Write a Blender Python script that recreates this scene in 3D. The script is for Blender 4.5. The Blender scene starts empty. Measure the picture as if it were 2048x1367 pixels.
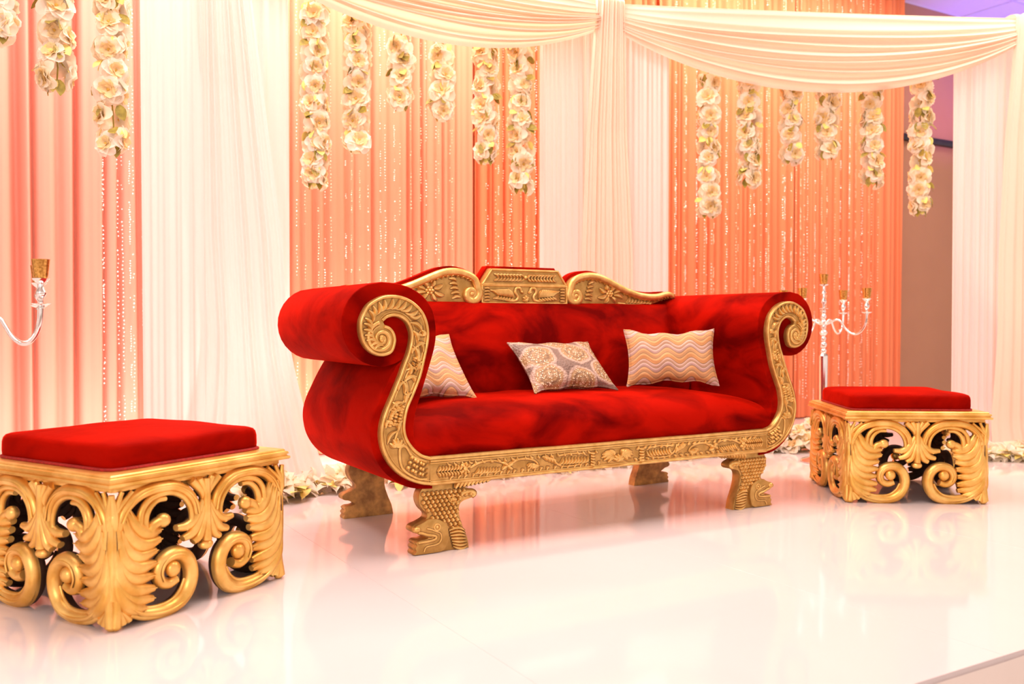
import bpy, bmesh, math, random
import numpy as np
from mathutils import Vector, Matrix

SC = bpy.context.scene
COL = SC.collection
PI = math.pi

# ------------------------------------------------------------------ camera, world, lights, exposure
cam_d = bpy.data.cameras.new('camera')
cam_d.sensor_width = 36.0
cam_d.lens = 36.0 * 1836.3 / 2048.0
cam_d.clip_start = 0.05
cam_d.dof.use_dof = True
cam_d.dof.focus_distance = 3.9
cam_d.dof.aperture_fstop = 2.4
cam = bpy.data.objects.new('camera', cam_d)
COL.objects.link(cam)
cam.location = (0, 0, 0.92)
cam.rotation_euler = (PI / 2 - 0.0215, 0, 0)
SC.camera = cam

SC.view_settings.view_transform = 'Standard'
SC.view_settings.look = 'None'
SC.view_settings.gamma = 1.0
SC.view_settings.use_curve_mapping = False
SC.view_settings.exposure = 0.14

world = bpy.data.worlds.new('hall_light')
SC.world = world
world.use_nodes = True
bgn = world.node_tree.nodes['Background']
bgn.inputs['Color'].default_value = (1.0, 0.82, 0.75, 1)
bgn.inputs['Strength'].default_value = 0.97

YAW = 0.5354
SX, SY = 0.454, 4.108
CA, SA = math.cos(YAW), math.sin(YAW)


def S(u, v, z=0.0):
    """stage coordinates (u along the sofa, v towards the back wall) to world"""
    return Vector((SX + u * CA - v * SA, SY + u * SA + v * CA, z))


def area_light(name, loc, target, size, power, color, size_y=None):
    d = bpy.data.lights.new(name, 'AREA')
    d.energy = power
    d.color = color
    d.size = size
    if size_y:
        d.shape = 'RECTANGLE'
        d.size_y = size_y
    o = bpy.data.objects.new(name, d)
    COL.objects.link(o)
    o.location = loc
    o.rotation_euler = (Vector(target) - Vector(loc)).to_track_quat('-Z', 'Y').to_euler()
    return o


def spot_light(name, loc, target, power, color, angle, blend=0.6, radius=0.06):
    d = bpy.data.lights.new(name, 'SPOT')
    d.energy = power
    d.color = color
    d.spot_size = math.radians(angle)
    d.spot_blend = blend
    d.shadow_soft_size = radius
    o = bpy.data.objects.new(name, d)
    COL.objects.link(o)
    o.location = loc
    o.rotation_euler = (Vector(target) - Vector(loc)).to_track_quat('-Z', 'Y').to_euler()
    return o


WARM = (1.0, 0.79, 0.68)
area_light('ceiling_lamp', S(-0.6, 0.35, 4.12), S(-0.6, 0.25, 0), 1.6, 160, (1.0, 0.82, 0.77), 4.0)
area_light('ceiling_lamp', S(-2.5, -0.3, 4.12), S(-2.3, -0.2, 0), 2.0, 42, (1.0, 0.82, 0.77))
area_light('ceiling_lamp', S(3.3, -0.5, 4.05), S(3.3, -0.4, 0), 2.4, 105, WARM)
area_light('front_fill', (-1.7, -3.8, 2.9), (-0.7, 5.0, 1.3), 2.4, 128, (1.0, 0.82, 0.77))  # unseen fill added behind the camera to light the fronts
spot_light('column_foot_fill', S(-3.0, -0.6, 4.1), S(-0.95, 1.5, 0.15), 170, (1.0, 0.86, 0.82), 44, 1.0, 0.25)  # fill spot added to brighten the near column foot and its garland
# unseen fills added under the ceiling to brighten the peach drapes
area_light('drape_top_fill', S(-2.2, 2.0, 4.05), S(-2.0, 2.82, 1.4), 2.2, 48, (1.0, 0.81, 0.76), 0.3)
area_light('drape_top_fill', S(0.2, 2.05, 4.05), S(0.3, 2.82, 1.3), 2.2, 66, (1.0, 0.79, 0.60), 0.3)
area_light('drape_top_fill', S(3.8, 2.0, 4.05), S(3.9, 2.82, 1.3), 3.0, 98, (1.0, 0.80, 0.68), 0.3)
# LED uplights standing behind the sheer columns, plus fill bars added for the drapes
spot_light('uplight', S(-1.00, 2.1, 0.15), S(-0.98, 1.8, 1.6), 52, (1.0, 0.87, 0.86), 60)
spot_light('uplight', S(1.45, 2.1, 0.15), S(1.3, 1.75, 1.6), 14, (1.0, 0.86, 0.74), 60)
spot_light('uplight', S(4.45, 0.95, 0.15), S(4.3, 0.5, 1.7), 40, (1.0, 0.86, 0.66), 70)
spot_light('uplight', S(-1.15, 2.25, 0.30), S(-1.25, 1.75, 0.75), 20, (1.0, 0.87, 0.85), 120, 1.0, 0.08)
area_light('drape_foot_fill', S(-2.0, 2.30, 0.06), S(-2.0, 2.82, 0.75), 1.6, 9, (1.0, 0.82, 0.74), 0.08)  # added fill, brightens the foot of the pale drape
area_light('drape_foot_fill', S(0.0, 2.30, 0.06), S(0.0, 2.82, 0.75), 1.8, 22, (1.0, 0.80, 0.64), 0.08)  # added fill, brightens the foot of the middle drape
spot_light('ceiling_uplight', S(7.6, 0.9, 1.0), S(7.5, 1.9, 4.15), 760, (0.16, 0.10, 1.0), 62, 1.0)
spot_light('wall_uplight', S(6.7, 1.9, 2.9), S(6.8, 3.0, 3.35), 34, (0.62, 0.10, 1.0), 80, 1.0)


# ------------------------------------------------------------------ material helpers
def new_mat(name):
    m = bpy.data.materials.new(name)
    m.use_nodes = True
    nt = m.node_tree
    return m, nt, nt.nodes['Principled BSDF']


def rgba(c):
    return (c[0], c[1], c[2], 1.0)


def noise_mix(nt, c1, c2, scale, detail=3.0, lo=0.35, hi=0.65, stretch=(1, 1, 1), coord='Object'):
    tc = nt.nodes.new('ShaderNodeTexCoord')
    mp = nt.nodes.new('ShaderNodeMapping')
    mp.inputs['Scale'].default_value = stretch
    nz = nt.nodes.new('ShaderNodeTexNoise')
    nz.inputs['Scale'].default_value = scale
    nz.inputs['Detail'].default_value = detail
    cr = nt.nodes.new('ShaderNodeValToRGB')
    cr.color_ramp.elements[0].position = lo
    cr.color_ramp.elements[0].color = rgba(c1)
    cr.color_ramp.elements[1].position = hi
    cr.color_ramp.elements[1].color = rgba(c2)
    nt.links.new(tc.outputs[coord], mp.inputs['Vector'])
    nt.links.new(mp.outputs['Vector'], nz.inputs['Vector'])
    nt.links.new(nz.outputs['Fac'], cr.inputs['Fac'])
    return cr, nz, mp


def add_bump(nt, bsdf, src, strength, dist):
    b = nt.nodes.new('ShaderNodeBump')
    b.inputs['Strength'].default_value = strength
    b.inputs['Distance'].default_value = dist
    nt.links.new(src, b.inputs['Height'])
    nt.links.new(b.outputs['Normal'], bsdf.inputs['Normal'])
    return b


def mat_plain(name, c1, c2=None, rough=0.5, metal=0.0, scale=20.0, bump=0.0, bdist=0.002, stretch=(1, 1, 1), **kw):
    m, nt, b = new_mat(name)
    c2 = c2 or tuple(x * 0.88 for x in c1)
    cr, nz, mp = noise_mix(nt, c1, c2, scale, stretch=stretch)
    nt.links.new(cr.outputs['Color'], b.inputs['Base Color'])
    b.inputs['Roughness'].default_value = rough
    b.inputs['Metallic'].default_value = metal
    for k, v in kw.items():
        b.inputs[k.replace('_', ' ')].default_value = v
    if bump:
        add_bump(nt, b, nz.outputs['Fac'], bump, bdist)
    return m


def mat_cloth(name, col, trans_col, trans=0.35, see=0.0, rough=0.8):
    m, nt, b = new_mat(name)
    out = nt.nodes['Material Output']
    nt.nodes.remove(b)
    d = nt.nodes.new('ShaderNodeBsdfDiffuse')
    t = nt.nodes.new('ShaderNodeBsdfTranslucent')
    mx = nt.nodes.new('ShaderNodeMixShader')
    tc = nt.nodes.new('ShaderNodeTexCoord')
    mp = nt.nodes.new('ShaderNodeMapping')
    mp.inputs['Scale'].default_value = (90, 90, 2.0)
    nz = nt.nodes.new('ShaderNodeTexNoise')
    nz.inputs['Scale'].default_value = 1.0
    hs = nt.nodes.new('ShaderNodeMix')
    hs.data_type = 'RGBA'
    hs.inputs['A'].default_value = rgba(col)
    hs.inputs['B'].default_value = rgba(tuple(c * 0.94 for c in col))
    nt.links.new(tc.outputs['Object'], mp.inputs['Vector'])
    nt.links.new(mp.outputs['Vector'], nz.inputs['Vector'])
    nt.links.new(nz.outputs['Fac'], hs.inputs['Factor'])
    nt.links.new(hs.outputs['Result'], d.inputs['Color'])
    t.inputs['Color'].default_value = rgba(trans_col)
    mx.inputs['Fac'].default_value = trans
    nt.links.new(d.outputs[0], mx.inputs[1])
    nt.links.new(t.outputs[0], mx.inputs[2])
    last = mx
    if see > 0:
        tr = nt.nodes.new('ShaderNodeBsdfTransparent')
        m2 = nt.nodes.new('ShaderNodeMixShader')
        m2.inputs['Fac'].default_value = see
        nt.links.new(mx.outputs[0], m2.inputs[1])
        nt.links.new(tr.outputs[0], m2.inputs[2])
        last = m2
    nt.links.new(last.outputs[0], out.inputs['Surface'])
    return m


# velvet: nap brushed both ways gives two reds
def mat_velvet(name, scale=3.2):
    m, nt, b = new_mat(name)
    cr, nz, mp = noise_mix(nt, (0.100, 0.0006, 0.0005), (0.36, 0.0045, 0.0010), scale, 5.0, 0.36, 0.60, (1.0, 1.0, 1.7))
    nz.inputs['Distortion'].default_value = 0.6
    nt.links.new(cr.outputs['Color'], b.inputs['Base Color'])
    b.inputs['Roughness'].default_value = 0.62
    b.inputs['Specular IOR Level'].default_value = 0.01
    b.inputs['Sheen Weight'].default_value = 0.8
    b.inputs['Sheen Roughness'].default_value = 0.35
    b.inputs['Sheen Tint'].default_value = (1.0, 0.022, 0.006, 1)
    n2 = nt.nodes.new('ShaderNodeTexNoise')
    n2.inputs['Scale'].default_value = 14
    nt.links.new(mp.outputs['Vector'], n2.inputs['Vector'])
    add_bump(nt, b, n2.outputs['Fac'], 0.25, 0.01)
    return m


def mat_gold(name, c1, c2, rough=0.36, metal=0.72, scale=26, bump=0.12):
    m, nt, b = new_mat(name)
    cr, nz, mp = noise_mix(nt, c1, c2, scale, 5.0, 0.38, 0.68)
    nt.links.new(cr.outputs['Color'], b.inputs['Base Color'])
    b.inputs['Roughness'].default_value = rough
    b.inputs['Metallic'].default_value = metal
    n2 = nt.nodes.new('ShaderNodeTexNoise')
    n2.inputs['Scale'].default_value = 70
    nt.links.new(mp.outputs['Vector'], n2.inputs['Vector'])
    add_bump(nt, b, n2.outputs['Fac'], bump, 0.004)
    return m


M = {}
M['velvet'] = mat_velvet('red_velvet')
M['velvet_pad'] = mat_velvet('red_velvet_pad', 2.2)
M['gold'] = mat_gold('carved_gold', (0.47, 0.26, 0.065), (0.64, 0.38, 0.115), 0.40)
M['gold_hi'] = mat_gold('raised_gold', (0.69, 0.41, 0.115), (0.88, 0.575, 0.20), 0.34)  # raised carving gets a lighter gold than its ground
M['gold_ott'] = mat_gold('bright_gold', (0.74, 0.40, 0.075), (0.98, 0.64, 0.20), 0.36, 0.68, 12, 0.08)
M['gold_worn'] = mat_gold('worn_gold', (0.34, 0.18, 0.06), (0.76, 0.43, 0.13), 0.55, 0.35, 20, 0.3)
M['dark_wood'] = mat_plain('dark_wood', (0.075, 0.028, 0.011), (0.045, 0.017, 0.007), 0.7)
M['dark_edge'] = mat_plain('brown_carving_edge', (0.25, 0.125, 0.035), (0.33, 0.175, 0.05), 0.5, 0.3)  # brown of the lines drawn round carved leaves and vines
M['base_wood'] = mat_plain('raw_frame_wood', (0.52, 0.33, 0.19), (0.42, 0.26, 0.14), 0.8)
M['trim_red'] = mat_plain('red_braid', (0.42, 0.012, 0.01), (0.25, 0.006, 0.005), 0.8, 0, 120, 0.4)
M['deck'] = mat_plain('white_gloss_deck', (0.76, 0.69, 0.685), (0.75, 0.68, 0.675), 0.075, 0, 2.5, Specular_IOR_Level=0.5)
M['skirt'] = mat_plain('white_skirt', (0.98, 0.90, 0.84), (0.97, 0.89, 0.83), 0.7)
M['carpet'] = mat_plain('hall_carpet', (0.45, 0.36, 0.30), (0.36, 0.28, 0.23), 0.9, 0, 60)
M['wall'] = mat_plain('tan_wall', (0.46, 0.24, 0.135), (0.445, 0.23, 0.13), 0.8, 0, 3)
M['rail'] = mat_plain('black_rail', (0.012, 0.010, 0.014), (0.02, 0.016, 0.02), 0.4)
M['tile'] = mat_plain('ceiling_tile', (0.82, 0.80, 0.80), (0.78, 0.76, 0.76), 0.9, 0, 90, 0.2)
M['grid'] = mat_plain('ceiling_grid', (0.70, 0.69, 0.69), (0.66, 0.65, 0.65), 0.6)
M['peach'] = mat_cloth('peach_drape_cloth', (0.99, 0.42, 0.27), (1.0, 0.35, 0.15), 0.30)
M['peach_light'] = mat_cloth('pale_peach_drape_cloth', (0.99, 0.50, 0.385), (1.0, 0.37, 0.14), 0.30)
M['coral'] = mat_cloth('coral_drape_cloth', (0.99, 0.335, 0.165), (1.0, 0.27, 0.09), 0.30)
M['sheer'] = mat_cloth('ivory_sheer_cloth', (0.95, 0.84, 0.80), (0.98, 0.86, 0.82), 0.45, 0.05)
M['swag'] = mat_cloth('ivory_swag_cloth', (0.94, 0.79, 0.655), (0.98, 0.79, 0.62), 0.30)
M['petal'] = mat_cloth('cream_petal', (0.98, 0.90, 0.74), (1.0, 0.87, 0.60), 0.35)
M['petal_white'] = mat_cloth('white_petal', (0.98, 0.93, 0.84), (1.0, 0.92, 0.74), 0.45)
M['petal_inner'] = mat_cloth('yellow_cream_petal', (0.96, 0.78, 0.44), (1.0, 0.74, 0.34), 0.35)
M['heart'] = mat_plain('flower_heart', (0.80, 0.50, 0.10), (0.55, 0.32, 0.05), 0.8)
M['leaf'] = mat_plain('olive_leaf', (0.42, 0.33, 0.045), (0.22, 0.17, 0.022), 0.6, 0, 30)
M['leaf_pale'] = mat_plain('yellow_green_leaf', (0.88, 0.74, 0.24), (0.74, 0.62, 0.15), 0.6, 0, 30)
M['bead'] = mat_plain('silver_sequin', (0.99, 0.96, 0.92), (0.97, 0.92, 0.86), 0.2, 0.15)
M['bead_peach'] = mat_plain('peach_sequin', (0.99, 0.74, 0.55), (0.97, 0.62, 0.42), 0.25, 0.1)
M['silver'] = mat_plain('polished_silver', (0.93, 0.90, 0.86), (0.88, 0.85, 0.82), 0.12, 0.95)
M['mercury'] = mat_plain('gold_mercury_glass', (0.86, 0.50, 0.13), (0.45, 0.22, 0.04), 0.2, 0.75, 120, 0.2)


def mat_wave(name):
    m, nt, b = new_mat(name)
    tc = nt.nodes.new('ShaderNodeTexCoord')
    sp = nt.nodes.new('ShaderNodeSeparateXYZ')
    nt.links.new(tc.outputs['Object'], sp.inputs[0])

    def mth(op, a, bb=None):
        n = nt.nodes.new('ShaderNodeMath')
        n.operation = op
        for i, x in enumerate((a, bb)):
            if x is None:
                continue
            if isinstance(x, (int, float)):
                n.inputs[i].default_value = x
            else:
                nt.links.new(x, n.inputs[i])
        return n.outputs[0]
    sn = mth('SINE', mth('MULTIPLY', sp.outputs['X'], 52.0))
    y2 = mth('ADD', sp.outputs['Z'], mth('MULTIPLY', sn, 0.0165))
    fr = mth('FRACT', mth('MULTIPLY', mth('ADD', y2, 1.0), 10.5))
    cr = nt.nodes.new('ShaderNodeValToRGB')
    els = cr.color_ramp.elements
    els[0].position = 0.0
    els[0].color = (0.607, 0.361, 0.234, 1)
    els[1].position = 1.0
    els[1].color = (0.607, 0.361, 0.234, 1)
    for p, c in ((0.10, (0.681, 0.454, 0.359, 1)), (0.15, (0.221, 0.109, 0.047, 1)), (0.19, (0.644, 0.302, 0.109, 1)),
                 (0.40, (0.681, 0.353, 0.140, 1)), (0.45, (0.313, 0.160, 0.062, 1)), (0.50, (0.662, 0.395, 0.195, 1)),
                 (0.67, (0.626, 0.294, 0.109, 1)), (0.72, (0.276, 0.151, 0.078, 1)), (0.77, (0.607, 0.403, 0.343, 1)),
                 (0.89, (0.662, 0.462, 0.390, 1)), (0.94, (0.276, 0.143, 0.062, 1))):
        e = els.new(p)
        e.color = c
    nt.links.new(fr, cr.inputs['Fac'])
    nt.links.new(cr.outputs['Color'], b.inputs['Base Color'])
    b.inputs['Roughness'].default_value = 0.6
    nz = nt.nodes.new('ShaderNodeTexNoise')
    nz.inputs['Scale'].default_value = 260
    nt.links.new(tc.outputs['Object'], nz.inputs['Vector'])
    pk = nt.nodes.new('ShaderNodeMath')
    pk.operation = 'PINGPONG'
    nt.links.new(mth('MULTIPLY', fr, 4.0), pk.inputs[0])
    pk.inputs[1].default_value = 0.5
    hh = mth('ADD', pk.outputs[0], mth('MULTIPLY', nz.outputs['Fac'], 0.5))
    add_bump(nt, b, hh, 0.6, 0.006)
    return m


def mat_paisley(name):
    m, nt, b = new_mat(name)
    tc = nt.nodes.new('ShaderNodeTexCoord')
    mp = nt.nodes.new('ShaderNodeMapping')
    mp.inputs['Scale'].default_value = (7.6, 9.0, 1.0)
    nz0 = nt.nodes.new('ShaderNodeTexNoise')
    nz0.inputs['Scale'].default_value = 2.2
    ad = nt.nodes.new('ShaderNodeMix')
    ad.data_type = 'VECTOR'
    ad.inputs['Factor'].default_value = 0.22
    vo = nt.nodes.new('ShaderNodeTexVoronoi')
    vo.inputs['Scale'].default_value = 1.0
    vo.inputs['Randomness'].default_value = 0.6
    sx = nt.nodes.new('ShaderNodeSeparateXYZ')
    cx = nt.nodes.new('ShaderNodeCombineXYZ')
    nt.links.new(tc.outputs['Object'], sx.inputs[0])
    nt.links.new(sx.outputs['X'], cx.inputs['X'])
    nt.links.new(sx.outputs['Z'], cx.inputs['Y'])
    vo.voronoi_dimensions = '2D'
    nt.links.new(cx.outputs[0], mp.inputs['Vector'])
    nt.links.new(mp.outputs['Vector'], nz0.inputs['Vector'])
    nt.links.new(mp.outputs['Vector'], ad.inputs['A'])
    nt.links.new(nz0.outputs['Color'], ad.inputs['B'])
    nt.links.new(ad.outputs['Result'], vo.inputs['Vector'])
    cr = nt.nodes.new('ShaderNodeValToRGB')
    els = cr.color_ramp.elements
    els[0].position = 0.0
    els[0].color = (0.475, 0.313, 0.178, 1)
    els[1].position = 1.0
    els[1].color = (0.180, 0.109, 0.079, 1)
    for p, c in ((0.12, (0.259, 0.136, 0.053, 1)), (0.20, (0.374, 0.211, 0.086, 1)), (0.28, (0.202, 0.109, 0.053, 1)),
                 (0.36, (0.389, 0.224, 0.092, 1)), (0.43, (0.331, 0.184, 0.079, 1)), (0.47, (0.475, 0.326, 0.251, 1)),
                 (0.52, (0.446, 0.306, 0.238, 1)), (0.56, (0.194, 0.116, 0.086, 1))):
        e = els.new(p)
        e.color = c
    nt.links.new(vo.outputs['Distance'], cr.inputs['Fac'])
    v2 = nt.nodes.new('ShaderNodeTexVoronoi')
    v2.inputs['Scale'].default_value = 95
    nt.links.new(tc.outputs['Object'], v2.inputs['Vector'])
    lt = nt.nodes.new('ShaderNodeMath')
    lt.operation = 'LESS_THAN'
    lt.inputs[1].default_value = 0.26
    nt.links.new(v2.outputs['Distance'], lt.inputs[0])
    sp = nt.nodes.new('ShaderNodeMath')
    sp.operation = 'LESS_THAN'
    sp.inputs[1].default_value = 0.44
    nt.links.new(vo.outputs['Distance'], sp.inputs[0])
    ml = nt.nodes.new('ShaderNodeMath')
    ml.operation = 'MULTIPLY'
    nt.links.new(lt.outputs[0], ml.inputs[0])
    nt.links.new(sp.outputs[0], ml.inputs[1])
    mx = nt.nodes.new('ShaderNodeMix')
    mx.data_type = 'RGBA'
    nt.links.new(ml.outputs[0], mx.inputs['Factor'])
    nt.links.new(cr.outputs['Color'], mx.inputs['A'])
    mx.inputs['B'].default_value = (0.95, 0.82, 0.62, 1)
    nt.links.new(mx.outputs['Result'], b.inputs['Base Color'])
    b.inputs['Roughness'].default_value = 0.45
    inv = nt.nodes.new('ShaderNodeMath')
    inv.operation = 'SUBTRACT'
    inv.inputs[0].default_value = 1.0
    nt.links.new(v2.outputs['Distance'], inv.inputs[1])
    add_bump(nt, b, inv.outputs[0], 0.7, 0.005)
    return m


M['wave'] = mat_wave('wave_embroidery')
M['paisley'] = mat_paisley('beaded_paisley')


# ------------------------------------------------------------------ geometry helpers
class MB:
    def __init__(self):
        self.v, self.f, self.m = [], [], []

    def add(self, verts, faces, mi=0):
        o = len(self.v)
        self.v.extend([tuple(p) for p in verts])
        for fc in faces:
            self.f.append([i + o for i in fc])
            self.m.append(mi)

    def grid(self, pts, nu, nv, mi=0, closed_u=False):
        fs = []
        for i in range(nu if closed_u else nu - 1):
            for j in range(nv - 1):
                a = i * nv + j
                b = ((i + 1) % nu) * nv + j
                fs.append((a, b, b + 1, a + 1))
        self.add(pts, fs, mi)

    def merge(self, other, mat=None, flip=False):
        o = len(self.v)
        vs = [Vector(p) for p in other.v]
        if mat is not None:
            vs = [mat @ p for p in vs]
        self.v.extend([tuple(p) for p in vs])
        for fc, mi in zip(other.f, other.m):
            g = [i + o for i in fc]
            self.f.append(g[::-1] if flip else g)
            self.m.append(mi)

    def mirrored(self):
        r = MB()
        r.merge(self, Matrix.Scale(-1, 4, (1, 0, 0)), True)
        return r

    def mesh(self, name, mats, smooth=True, angle=45):
        me = bpy.data.meshes.new(name)
        me.from_pydata(self.v, [], self.f)
        for mt in (mats if isinstance(mats, (list, tuple)) else [mats]):
            me.materials.append(mt)
        me.polygons.foreach_set('material_index', self.m)
        me.update()
        if smooth:
            me.polygons.foreach_set('use_smooth', [True] * len(me.polygons))
            me.set_sharp_from_angle(angle=math.radians(angle))
        return me

    def build(self, name, mats, parent=None, smooth=True, angle=45, loc=None):
        o = bpy.data.objects.new(name, self.mesh(name, mats, smooth, angle))
        COL.objects.link(o)
        if parent:
            o.parent = parent
        if loc is not None:
            o.location = loc
        return o


def catmull(pts, n=6, closed=False):
    P = [np.array(p, float) for p in pts]
    out = []
    N = len(P)
    rng = range(N if closed else N - 1)
    for i in rng:
        if closed:
            p0, p1, p2, p3 = P[(i - 1) % N], P[i], P[(i + 1) % N], P[(i + 2) % N]
        else:
            p1, p2 = P[i], P[i + 1]
            p0 = P[i - 1] if i > 0 else 2 * p1 - p2
            p3 = P[i + 2] if i + 2 < N else 2 * p2 - p1
        for k in range(n):
            t = k / n
            out.append(0.5 * ((2 * p1) + (-p0 + p2) * t + (2 * p0 - 5 * p1 + 4 * p2 - p3) * t * t + (-p0 + 3 * p1 - 3 * p2 + p3) * t ** 3))
    if not closed:
        out.append(P[-1])
    return out


def sweep(mb, path, rad, n=(0, -1, 0), depth=1.0, sides=8, mi=0, back_mi=None, caps=True, shape=None):
    """tube along a 3D path; rad scalar / list / function of t; flattened by depth along n"""
    P = [Vector(p) for p in path]
    N = len(P)
    n = Vector(n).normalized()
    rings = []
    for i, p in enumerate(P):
        t = (P[min(i + 1, N - 1)] - P[max(i - 1, 0)])
        t = t.normalized() if t.length > 1e-9 else Vector((1, 0, 0))
        b = t.cross(n)
        if b.length < 1e-5:
            b = t.orthogonal()
        b.normalize()
        nn = b.cross(t).normalized()
        r = rad(i / (N - 1)) if callable(rad) else (rad[i] if isinstance(rad, (list, tuple)) else rad)
        ring = []
        for k in range(sides):
            a = 2 * PI * k / sides
            ring.append(p + b * (r * math.cos(a)) + nn * (r * depth * math.sin(a)))
        rings.append(ring)
    o = len(mb.v)
    for r in rings:
        mb.v.extend([tuple(q) for q in r])
    for i in range(N - 1):
        for k in range(sides):
            k2 = (k + 1) % sides
            mb.f.append([o + i * sides + k, o + i * sides + k2, o + (i + 1) * sides + k2, o + (i + 1) * sides + k])
            mb.m.append(back_mi if (back_mi is not None and math.sin(2 * PI * (k + 0.5) / sides) < -0.1) else mi)
    if caps:
        mb.f.append([o + k for k in range(sides)][::-1])
        mb.m.append(mi)
        mb.f.append([o + (N - 1) * sides + k for k in range(sides)])
        mb.m.append(mi)


def lathe(mb, prof, seg=24, mi=0, c=(0, 0, 0)):
    pts = []
    for k in range(seg):
        a = 2 * PI * k / seg
        for r, z in prof:
            pts.append((c[0] + r * math.cos(a), c[1] + r * math.sin(a), c[2] + z))
    mb.grid(pts, seg, len(prof), mi, True)


def ball(mb, c, r, seg=10, rings=6, sc=(1, 1, 1), mi=0):
    pts = []
    for i in range(seg):
        a = 2 * PI * i / seg
        for j in range(rings + 1):
            b = -PI / 2 + PI * j / rings
            pts.append((c[0] + r * sc[0] * math.cos(b) * math.cos(a), c[1] + r * sc[1] * math.cos(b) * math.sin(a), c[2] + r * sc[2] * math.sin(b)))
    mb.grid(pts, seg, rings + 1, mi, True)


def box(mb, lo, hi, mi=0):
    x0, y0, z0 = lo
    x1, y1, z1 = hi
    v = [(x0, y0, z0), (x1, y0, z0), (x1, y1, z0), (x0, y1, z0), (x0, y0, z1), (x1, y0, z1), (x1, y1, z1), (x0, y1, z1)]
    mb.add(v, [(3, 2, 1, 0), (4, 5, 6, 7), (0, 1, 5, 4), (1, 2, 6, 5), (2, 3, 7, 6), (3, 0, 4, 7)], mi)


def bevel_mesh(me, width, segs=2, min_angle=30):
    bm = bmesh.new()
    bm.from_mesh(me)
    es = [e for e in bm.edges if len(e.link_faces) == 2 and e.calc_face_angle(0) > math.radians(min_angle)]
    bmesh.ops.bevel(bm, geom=es, offset=width, segments=segs, profile=0.5, affect='EDGES', clamp_overlap=True)
    bm.to_mesh(me)
    bm.free()
    me.polygons.foreach_set('use_smooth', [True] * len(me.polygons))
    me.set_sharp_from_angle(angle=math.radians(40))


def slab(name, poly, y0, y1, mat, parent=None, bevel=0.005, segs=2):
    """closed outline in (u, z) extruded from y0 (front) to y1 (back), edges of both faces rounded"""
    poly = [(float(p[0]), float(p[1])) for p in poly]
    ar = sum(poly[i][0] * poly[(i + 1) % len(poly)][1] - poly[(i + 1) % len(poly)][0] * poly[i][1] for i in range(len(poly)))
    if ar < 0:
        poly = poly[::-1]
    n = len(poly)
    bm = bmesh.new()
    fr = [bm.verts.new((p[0], y0, p[1])) for p in poly]
    bk = [bm.verts.new((p[0], y1, p[1])) for p in poly]
    bm.faces.new(fr)
    bm.faces.new(bk[::-1])
    for i in range(n):
        j = (i + 1) % n
        bm.faces.new((fr[j], fr[i], bk[i], bk[j]))
    bm.normal_update()
    if bevel:
        es = [e for e in bm.edges if len(e.link_faces) == 2 and abs(e.verts[0].co.y - e.verts[1].co.y) < 1e-6]
        bmesh.ops.bevel(bm, geom=es, offset=bevel, segments=segs, profile=0.5, affect='EDGES', clamp_overlap=True)
    bmesh.ops.triangulate(bm, faces=[f for f in bm.faces if len(f.verts) > 4])
    me = bpy.data.meshes.new(name)
    bm.to_mesh(me)
    bm.free()
    me.materials.append(mat)
    me.polygons.foreach_set('use_smooth', [True] * len(me.polygons))
    me.set_sharp_from_angle(angle=math.radians(38))
    o = bpy.data.objects.new(name, me)
    COL.objects.link(o)
    if parent:
        o.parent = parent
    return o


def leaf_relief(mb, p0, p1, w, h, bend=0.0, y=0.0, steps=7, mi=0):
    """carved leaf: a ridged mound from p0 to p1 in (u, z), raised towards -y"""
    a = np.array(p0, float)
    b = np.array(p1, float)
    d = b - a
    L = np.linalg.norm(d) + 1e-9
    nrm = np.array([-d[1], d[0]]) / L
    pts, dark_edge, dark_edge2 = [], [], []
    for i in range(steps + 1):
        t = i / steps
        c = a + d * t + nrm * (bend * L * math.sin(PI * t))
        ww = 1.22 * w * (math.sin(PI * min(1, t * 0.9 + 0.08)) ** 0.7)
        dark_edge.append(tuple(c + nrm * (ww * 1.0 + 0.0022)))
        dark_edge2.append(tuple(c - nrm * (ww * 1.0 + 0.0022)))
        for s, hh in ((-1, 0.0), (-0.45, 0.85), (0, 0.75), (0.45, 0.85), (1, 0.0)):
            q = c + nrm * (s * ww)
            pts.append((q[0], y - 1.55 * h * hh * (math.sin(PI * min(1, t * 0.88 + 0.1)) ** 0.5) + (0.001 if abs(s) == 1 else 0), q[1]))
    nf = 5
    fs = []
    for i in range(steps):
        for j in range(nf - 1):
            k = i * nf + j
            fs.append((k, k + nf, k + nf + 1, k + 1))
    mb.add(pts, fs, mi)
    # brown line drawn round every carved leaf to sharpen the relief
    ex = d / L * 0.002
    dark_edge[0] = tuple(np.array(dark_edge[0]) - ex)
    dark_edge2[0] = tuple(np.array(dark_edge2[0]) - ex)
    dark_edge[-1] = tuple(np.array(dark_edge[-1]) + ex)
    dark_edge2[-1] = tuple(np.array(dark_edge2[-1]) + ex)
    gp = [(g[0], y - 0.0008, g[1]) for p_ in zip(dark_edge, dark_edge2) for g in p_]
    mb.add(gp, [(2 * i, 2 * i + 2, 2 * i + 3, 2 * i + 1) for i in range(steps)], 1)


def vine(mb, pts, r, y, n=6, depth=0.9, taper=True, sides=7):
    path = [(p[0], y, p[1]) for p in catmull(pts, n)]
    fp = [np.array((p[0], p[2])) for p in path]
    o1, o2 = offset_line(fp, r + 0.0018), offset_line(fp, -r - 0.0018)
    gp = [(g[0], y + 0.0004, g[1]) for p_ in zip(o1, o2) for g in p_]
    mb.add(gp, [(2 * i, 2 * i + 2, 2 * i + 3, 2 * i + 1) for i in range(len(fp) - 1)], 1)  # brown strip a little wider than the vine
    sweep(mb, path, (lambda t: r * (1 - 0.45 * t)) if taper else r, depth=depth, sides=sides)


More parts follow.
